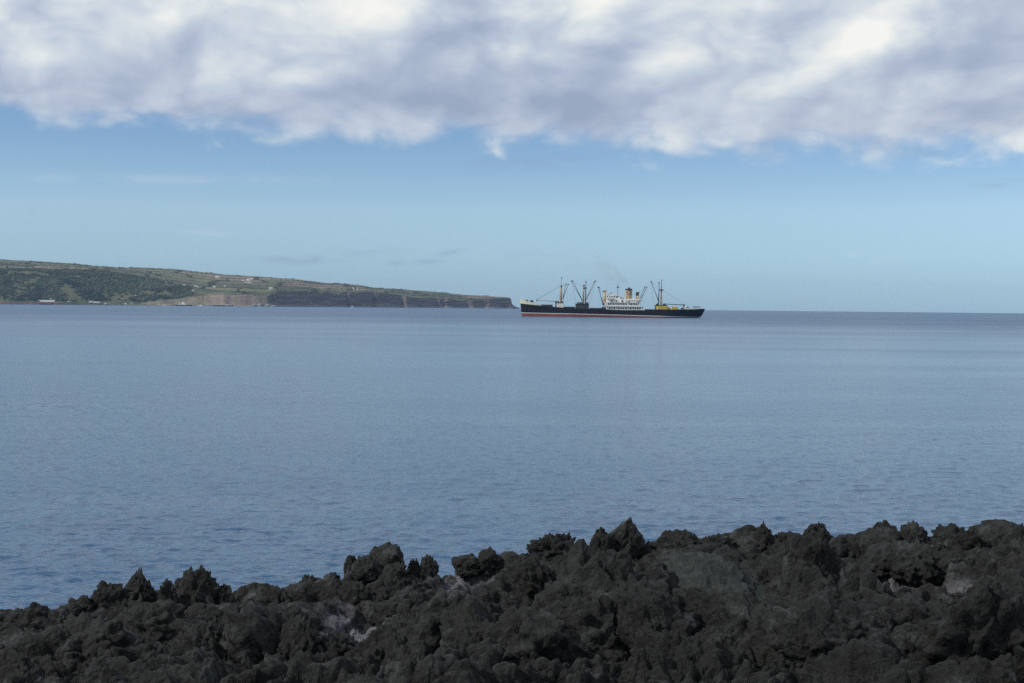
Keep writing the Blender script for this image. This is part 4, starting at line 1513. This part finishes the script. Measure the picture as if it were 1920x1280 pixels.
def build_shore():
    a = np.concatenate([np.linspace(-180, -27, 90, endpoint=False), np.linspace(-27, 27, 800), np.linspace(27, 180, 91)[1:]])
    a = np.radians(a)
    r = np.concatenate([np.linspace(0.15, 4.6, 40, endpoint=False), np.linspace(4.6, 12.0, 560, endpoint=False), np.linspace(12.0, 22.0, 60)])
    R, A = np.meshgrid(r, a, indexing='ij')
    X, Y = R * np.sin(A), R * np.cos(A)
    Z0 = base_z(A, R)
    O = np.zeros_like(X)
    wx = X + 0.16 * fbm(X * 1.9, Y * 1.9, O, 71, 3) + 0.035 * vnoise(X * 9, Y * 9, O, 75)
    wy = Y + 0.16 * fbm(X * 1.9, Y * 1.9, O + 5, 72, 3) + 0.035 * vnoise(X * 9, Y * 9, O + 5, 76)
    rub = np.clip(0.55 + 1.5 * fbm(X * 0.55, Y * 0.55, O, 81, 2), 0.12, 1.0)        # rubbly or slabby

    def domes(s, seed, p=1.0):
        f1, f2 = worley(wx / s, wy / s, None, seed)
        return np.sqrt(np.clip(1 - (f1 / 0.78) ** 2, 0, 1)) ** p, f2 - f1
    def blocks(s, seed, tilt):
        """broken blocks: each cell a facet of its own height and slope"""
        f1, f2, (cid, ox, oy) = worley(wx / s, wy / s, None, seed, True)
        an = cid * 6.283 * 7
        pl = cid - 0.5 + tilt * (np.cos(an) * ox + np.sin(an) * oy - 0.35 * oy)
        e = f2 - f1
        k = np.clip(e / 0.32, 0, 1)
        return pl * (k * k * (3 - 2 * k)), e
    d1, e1 = domes(1.05, 1)
    d2, e2 = domes(0.42, 2)
    d3, e3 = domes(0.17, 3)
    d4, e4 = domes(0.072, 4)
    d5, e5 = domes(0.034, 6)
    b1, c1 = blocks(0.62, 11, 0.9)
    b2, c2 = blocks(0.25, 12, 1.0)
    b3, c3 = blocks(0.105, 13, 1.1)
    b4, c4 = blocks(0.05, 14, 1.1)
    rid = rmf(wx * 0.95, wy * 0.95, O, 151, 6, 0.60)
    rid2 = rmf(wx * 2.6 + 3, wy * 2.6, O, 161, 5, 0.62)
    hz = 0.10 * (d1 - 0.55) + 0.05 * (d2 - 0.55) + 0.42 * (rid - 0.33) + 0.20 * (rid2 - 0.33)
    hz += 0.20 * b1 + (0.13 * b2 + 0.07 * b3) * (0.3 + 0.7 * rub) + 0.030 * b4 * (0.3 + 0.7 * rub)
    hz += 0.02 * (d3 - 0.55) * rub + 0.014 * (d4 - 0.5) + 0.008 * (d5 - 0.5)

    def groove(e, w):
        return np.clip(w - e, 0, w) / w
    hz -= 0.06 * groove(c1, 0.2) + 0.045 * groove(c2, 0.22) * (0.3 + 0.7 * rub) + 0.02 * groove(c3, 0.25) * rub + 0.05 * groove(e1, 0.10)
    hz += 0.16 * fbm(X * 0.7, Y * 0.7, O, 91, 3)
    ropes = fbm(wx * 5 + 2.4 * wy, wy * 13, O, 95, 3, 0.5, True)
    hz += 0.022 * ropes * (1 - rub)
    hz += 0.02 * fbm(X * 14, Y * 14, O, 97, 4, 0.6, True)
    calm = np.clip((R - 1.2) / 3.0, 0.08, 1)
    crestk = 1 - 0.38 * np.exp(-((R - R_CREST) / 1.2) ** 2)
    hz = hz * calm * crestk
    near = np.clip((R - 8.6) / 1.4, 0, 1)
    cap = 0.24 * near + 0.40 * (1 - near)
    hz = np.where(hz > 0, cap * np.tanh(hz / cap), hz)
    salt = np.zeros_like(X)
    crumb = np.clip(0.85 + 1.5 * fbm(X * 4, Y * 4, O, 301, 3), 0, 1)
    for px, py, rx, ry in SALT:
        az, rr = ground_spot(px, py)
        lx = (A - az) * rr / rx
        ly = (R - rr) / (ry * 3.0)
        sp = np.exp(-(lx * lx + ly * ly) ** 2) * crumb
        salt = np.maximum(salt, sp)
    hz = hz * (1 - 0.72 * salt) - 0.03 * salt
    az, rr = ground_spot(1337, 1140)
    bed = np.exp(-(((A - az) * rr / 0.42) ** 2 + ((R - rr) / 0.75) ** 2) ** 2)
    hz = hz * (1 - 0.8 * bed) - 0.10 * bed
    Z = Z0 + hz
    # overhanging lips: lumps lean out sideways
    side = 0.35 * hz
    X2 = X + side * vnoise(X * 2.3, Y * 2.3, O, 101) + 0.02 * vnoise(X * 20, Y * 20, Z * 20, 102) * rub
    Y2 = Y + side * (vnoise(X * 2.3, Y * 2.3, O + 9, 103) - 0.5) + 0.02 * vnoise(X * 20, Y * 20, Z * 20 + 7, 104) * rub
    me = mesh_np('lava_shore', np.stack([X2, Y2, Z], -1).reshape(-1, 3), grid_faces(len(r), len(a))[:, ::-1])
    low = np.clip((0.03 - hz) / 0.10, 0, 1)
    s = salt * (0.60 + 0.40 * low)
    set_col(me, 'Salt', np.repeat(s.reshape(-1, 1), 3, 1))
    o = link('lava_shore', me, M['lava'])
    tag(o, 'jagged black lava rock along the near shore', 'rock', kind='structure')
    return o


shore = build_shore()

# ---- boulders standing on the crest: px centre, top, width, height of the photograph, shape, label
CR = 10.5
VAR = [rock_mesh('rock_shape', 100 + k, 5, planes=9 + k % 5, rough=0.09 + 0.02 * (k % 3), clink=0.10 + 0.05 * (k % 4)) for k in range(12)]
for me_ in VAR:
    me_.materials.append(M['lava'])


def boulder(px, top, w, h, label, seed, r=CR, planes=11, clink=0.12, rough=0.10, depth=0.9, rot=0.0, peak=None, level=5, cut=(0.55, 1.0), tilt=(0, 0)):
    d = ray(px, top)
    k = r / math.hypot(d.x, d.y)
    mpp = r / F
    W, H = w * mpp / 2, h * mpp / 2
    ztop = CAM_Z + d.z * k
    me = rock_mesh('lava_boulder', seed, level, (1, 1, 1), planes, cut, rough, clink, None)
    co = np.empty(len(me.vertices) * 3, np.float32)
    me.vertices.foreach_get('co', co)
    co = co.reshape(-1, 3)
    if rot or tilt != (0, 0):
        co = co @ np.array(Matrix.Rotation(rot, 3, 'Z') @ Matrix.Rotation(tilt[0], 3, 'X') @ Matrix.Rotation(tilt[1], 3, 'Y')).T
    lo, hi = co.min(0), co.max(0)
    co = (co - (lo + hi) / 2) / ((hi - lo) / 2)
    co *= np.array([W, W * depth, H])
    if peak is not None:
        t = np.clip((co[:, 2] / H + 0.2) / 1.2, 0, 1)
        co[:, 0] = co[:, 0] * (1 - 0.72 * t ** 1.6) + peak * W * t ** 1.6
    me.vertices.foreach_set('co', co.astype(np.float32).ravel())
    me.update()
    o = link('lava_boulder', me, M['lava'], None, (d.x * k, d.y * k, ztop - H))
    o.rotation_euler = (0, 0, -math.atan2(d.x, d.y))
    tag(o, label, 'boulder', 'boulders along the crest of the lava shore')
    return o


B = boulder
B(1163, 966, 104, 120, 'tallest boulder on the crest, pointed at its right shoulder', 7, planes=8, clink=0.08, rough=0.08, peak=0.42)
B(1128, 985, 60, 110, 'lower blocky shoulder joined to the left of the pointed boulder', 8, r=10.4, clink=0.12)
B(722, 1015, 78, 92, 'smooth round-topped boulder leaning on the crest left of centre', 21, planes=8, clink=0.03, rough=0.05, tilt=(0.0, 0.5))
B(690, 1040, 64, 66, 'flatter rock slab propped against the round-topped boulder', 22, r=10.35, clink=0.06)
B(659, 1039, 30, 64, 'upright rounded knob at the left foot of the round-topped boulder', 23, clink=0.05)
B(778, 1046, 34, 84, 'left and smaller of two little knobs right of the round-topped boulder', 24, clink=0.2, rough=0.14)
B(802, 1039, 44, 90, 'right and larger of two little knobs right of the round-topped boulder', 25, clink=0.2, rough=0.14)
B(876, 1038, 60, 48, 'flat-topped block on the crest left of a domed rock', 26, planes=7, cut=(0.5, 0.8), clink=0.08)
B(921, 1022, 60, 62, 'domed rock between the flat-topped block and the lumpy crag', 27, clink=0.1)
B(1038, 997, 108, 92, 'lumpy clinker crag with a knobbly top left of the tallest boulder', 28, clink=0.32, rough=0.16)
B(1090, 1022, 50, 50, 'low rock filling the gap left of the tallest boulder', 29, clink=0.15)
B(1272, 993, 104, 78, 'broad low rock on the crest just right of the tallest boulder', 30, clink=0.22, rough=0.14)
B(1345, 998, 80, 60, 'low ragged rock between the broad rock and the first right-hand peak', 31, clink=0.26)
B(1431, 976, 84, 90, 'first peaked crag right of the middle of the crest', 32, clink=0.26, rough=0.14, peak=0.0)
B(1480, 994, 60, 56, 'low rubble block in the saddle between the two peaked crags', 33, clink=0.28)
B(1530, 975, 82, 90, 'second peaked crag, with a sharp narrow tip', 34, clink=0.24, rough=0.14, peak=0.05)
B(1638, 973, 112, 92, 'rounded hump on the crest left of a double knob', 35, clink=0.14)
B(1712, 975, 66, 80, 'knobbly rock forming the right of the double hump', 36, clink=0.26, rough=0.14)
B(1786, 980, 92, 80, 'dark jagged rock just left of the large right-edge slab', 37, clink=0.26, rough=0.14)
B(1882, 972, 130, 90, 'large smooth slab-sided rock at the right end of the crest', 38, planes=7, clink=0.05, rough=0.06)
B(262, 1060, 84, 120, 'left of the two big rounded crags on the lower left crest', 39, clink=0.22, rough=0.12, peak=0.05, r=10.0)
B(212, 1084, 76, 90, 'low shoulder rock left of the two big rounded crags', 40, clink=0.24, r=10.0)
B(368, 1060, 118, 140, 'right and wider of the two big rounded crags, lower left', 41, clink=0.24, rough=0.12, r=10.0)
B(312, 1082, 50, 130, 'narrow rock wedged between the two big rounded crags', 42, clink=0.24, r=9.9)
B(418, 1094, 50, 80, 'small stepped rock at the right foot of the wider crag', 43, clink=0.24, r=10.0)
B(150, 1112, 90, 80, 'low dark hump at the left end of the crest', 44, clink=0.24, r=10.0)
B(60, 1128, 90, 80, 'lowest rock on the crest at the left edge', 45, clink=0.24, r=10.0)
B(578, 1076, 50, 60, 'small rounded crag on the crest left of the upright knob', 46, clink=0.2)
B(622, 1070, 44, 60, 'twin-topped small crag next to the upright knob', 47, clink=0.24)
B(540, 1098, 50, 44, 'low rubble rock in the dip of the left crest', 48, clink=0.24)
# rocks lying inside the field
az, rr = ground_spot(1337, 1136)
slab_rock = rock_mesh('lava_boulder', 60, 6, (0.36, 0.36, 0.10), 9, (0.7, 1.0), 0.10, 0.09)
slab_rock.transform(Matrix.Rotation(rad(10), 4, 'Y') @ Matrix.Rotation(rad(32), 4, 'X') @ Matrix.Rotation(0.5, 4, 'Z'))
M['slab'] = mat('weathered_slab', (0.023, 0.028, 0.026), 0.75, spec=0.3, bump=1.0, bscale=14.0, vary=0.6, vscale=9.0)
o = link('lava_boulder', slab_rock, M['slab'], None, (rr * math.sin(az), rr * math.cos(az), float(base_z(az, rr)) + 0.13))
o.rotation_euler = (0, 0, -az)
tag(o, 'large flat pale slab of lava tilted towards the viewer, right of centre', 'boulder')
for px, top, w, h, s, lab in [
        (760, 1170, 100, 110, 61, 'blocky boulder at the bottom edge left of centre'),
        (640, 1195, 90, 90, 62, 'grey-streaked rock beside the pale salt patch at the bottom left'),
        (455, 1135, 90, 130, 63, 'tall pale-edged rock standing in the lower left field'),
        (405, 1165, 50, 110, 64, 'narrow pointed rock left of the tall pale-edged one'),
        (330, 1165, 90, 90, 65, 'rounded rock under the two big crags, lower left'),
        (1230, 1150, 130, 80, 66, 'broad layered rock below the tilted slab'),
        (1050, 1150, 150, 100, 67, 'dark overhanging rock above the black hollow at the bottom centre'),
        (1560, 1150, 130, 100, 68, 'broad rough rock over the black hollow at the bottom right'),
        (1520, 1190, 100, 90, 69, 'clinkery boulder at the bottom edge right of centre'),
        (1700, 1185, 110, 80, 70, 'smooth grey rock at the bottom edge, right of the black hollow'),
        (1850, 1130, 110, 130, 71, 'tall rock at the right edge below the large slab')]:
    az, rr = ground_spot(px, top + h * 0.62)
    B(px, top - 14, w, h + 14, lab, s, r=rr, clink=0.16, rough=0.11, depth=1.1)

# loose rocks of the shore: shared shapes, children of the shore
rg = np.random.default_rng(8)
n = 0
while n < 290:
    px, py = rg.uniform(-60, 1980), rg.uniform(1000, 1275)
    if py < CREST(px) + 22:
        continue
    if abs(px - 1335) < 120 and 1060 < py < 1180:
        continue
    if any(abs(px - q_[0]) < 70 and -25 < py - q_[1] < 60 for q_ in SALT[:8]):
        continue
    az, rr = ground_spot(px, py)
    s = float(np.exp(rg.normal(-1.95, 0.45)))
    s = min(max(s, 0.05), 0.07 + 0.0018 * max(py - CREST(px), 0), 0.30)
    o = link('rock', VAR[int(rg.integers(len(VAR)))], None, shore)
    x, y = rr * math.sin(az), rr * math.cos(az)
    o.location = (x, y, float(base_z(az, rr)) + rg.uniform(-0.04, 0.10) + 0.25 * s)
    o.rotation_euler = tuple(rg.uniform(0, 6.28, 3))
    o.scale = (s * rg.uniform(0.8, 1.5), s * rg.uniform(0.8, 1.3), s * rg.uniform(0.6, 1.1))
    n += 1

# low rocks awash off the far point, and the grey rocks below the tan cliff
far_rock = mat('far_shore_rock', (0.20, 0.20, 0.20), 0.95, spec=0.1, vary=0.45, vscale=0.25)
for px, w, h, s, lab in [(478, 16, 5, 201, 'low grey rock at the left of the rocky spit below the tan cliff'),
                         (488, 12, 8, 202, 'pale grey rock in the middle of the rocky spit'),
                         (505, 12, 8, 203, 'dark rock with a pale top near the end of the rocky spit'),
                         (514, 10, 4, 204, 'small dark rock at the seaward tip of the spit')]:
    Y = 4330
    p = sea_spot(px, Y)
    k = Y / F
    me = rock_mesh('sea_rock', s, 4, (w * k / 2, 10, h * k * 0.85), 9, (0.5, 1.0), 0.12, 0.2)
    o = link('sea_rock', me, far_rock, None, (p.x, p.y, p.z))
    tag(o, lab, 'rock', 'rocks of the far spit')
for px, w, h, s, lab in [(962, 9, 4.5, 211, 'dark rock at the foot of the sheer cliff point'),
                         (969, 8, 2.2, 212, 'lowest dark rock awash beyond the cliff point')]:
    Y = 5390
    p = sea_spot(px, Y)
    k = Y / F
    me = rock_mesh('sea_rock', s, 4, (w * k / 2, 12, h * k * 0.8), 9, (0.5, 1.0), 0.12, 0.2)
    o = link('sea_rock', me, mat('cliff_rock', (0.07, 0.065, 0.07), 0.95, vary=0.3, vscale=0.2), None, (p.x, p.y, p.z))
    tag(o, lab, 'rock', 'rocks off the cliff point')


# ------------------------------------------------------------------ wake
def build_wake():
    vs, fs = [], []
    n = 60
    for k in range(n + 1):
        t = k / n
        x = ship.location.x + 66 + 430 * t
        w = 1.6 + 7 * t
        y = SHIP_Y + 6 * t + 1.2 * math.sin(k * 0.7)
        for s_ in (-1, 1):
            yy = y + s_ * w / 2 * (0.8 + 0.4 * random.random())
            vs.append((x, yy, sea_z(x, yy) + 0.06))
    for k in range(n):
        fs.append((2 * k, 2 * k + 2, 2 * k + 3, 2 * k + 1))
    m = mat('wake_water', (0.03, 0.07, 0.13), 0.42, vary=0.3, vscale=0.3, bump=1.0, bscale=0.6)
    tag(MB().add(vs, fs).build('wake', m), 'thin line of disturbed water trailing from the stern', 'wake', kind='stuff')


build_wake()

# ------------------------------------------------------------------ smoke and air
def build_smoke():
    pts = [((1097, 196), 0.7), ((1080, 160), 1.6), ((1045, 125), 3.0), ((990, 92), 5.0), ((920, 55), 8.0), ((820, 20), 12.0), ((700, -10), 16.0)]
    vs, fs, n = [], [], 14
    for k, ((cx, cy), r) in enumerate(pts):
        p = ship.location + C(cx, cy)
        for j in range(n):
            t = 2 * math.pi * j / n
            vs.append((p.x + 0.35 * r * math.cos(t), p.y + r * 1.2 * math.sin(t), p.z + 0.9 * r * math.cos(t)))
    for k in range(len(pts) - 1):
        for j in range(n):
            a, b = k * n + j, k * n + (j + 1) % n
            fs.append((a, b, b + n, a + n))
    fs.append(tuple(range(n)))
    fs.append(tuple(range((len(pts) - 1) * n, len(pts) * n))[::-1])
    m = bpy.data.materials.new('funnel_smoke')
    m.use_nodes = True
    g = Nodes(m.node_tree)
    out = g.n('ShaderNodeOutputMaterial')
    pv = g.n('ShaderNodeVolumePrincipled')
    g.t.links.new(pv.outputs[0], out.inputs['Volume'])
    pv.inputs['Color'].default_value = (0.50, 0.42, 0.38, 1)
    pos = g.n('ShaderNodeNewGeometry').outputs['Position']
    sp = g.n('ShaderNodeSeparateXYZ')
    g.put(sp.inputs[0], pos)
    x0 = (ship.location + C(1097, 196)).x
    fade = g.lin(sp.outputs[0], x0 - 36.0, x0, 0.0, 1.0)
    fade = g.math('POWER', fade, 2.2)
    nz = g.smooth(g.noise(pos, 0.16, 4, 0.6), 0.35, 0.7)
    g.put(pv.inputs['Density'], g.math('MULTIPLY', g.math('MULTIPLY', fade, nz), 0.055))
    o = MB().add(vs, fs).build('smoke', m)
    tag(o, 'thin brownish smoke drifting left from the funnel', 'smoke', kind='stuff')


build_smoke()


def build_haze():
    m = bpy.data.materials.new('sea_haze')
    m.use_nodes = True
    g = Nodes(m.node_tree)
    out = g.n('ShaderNodeOutputMaterial')
    pv = g.n('ShaderNodeVolumePrincipled')
    g.t.links.new(pv.outputs[0], out.inputs['Volume'])
    pv.inputs['Color'].default_value = (0.50, 0.70, 1.0, 1)
    pv.inputs['Density'].default_value = 3.0e-5
    pv.inputs['Anisotropy'].default_value = 0.2
    b = MB().box(-11800, 11800, -11800, 11800, -30, 240)
    o = b.build('haze', m)
    tag(o, 'faint blue sea haze over the bay', 'haze', kind='stuff')


build_haze()
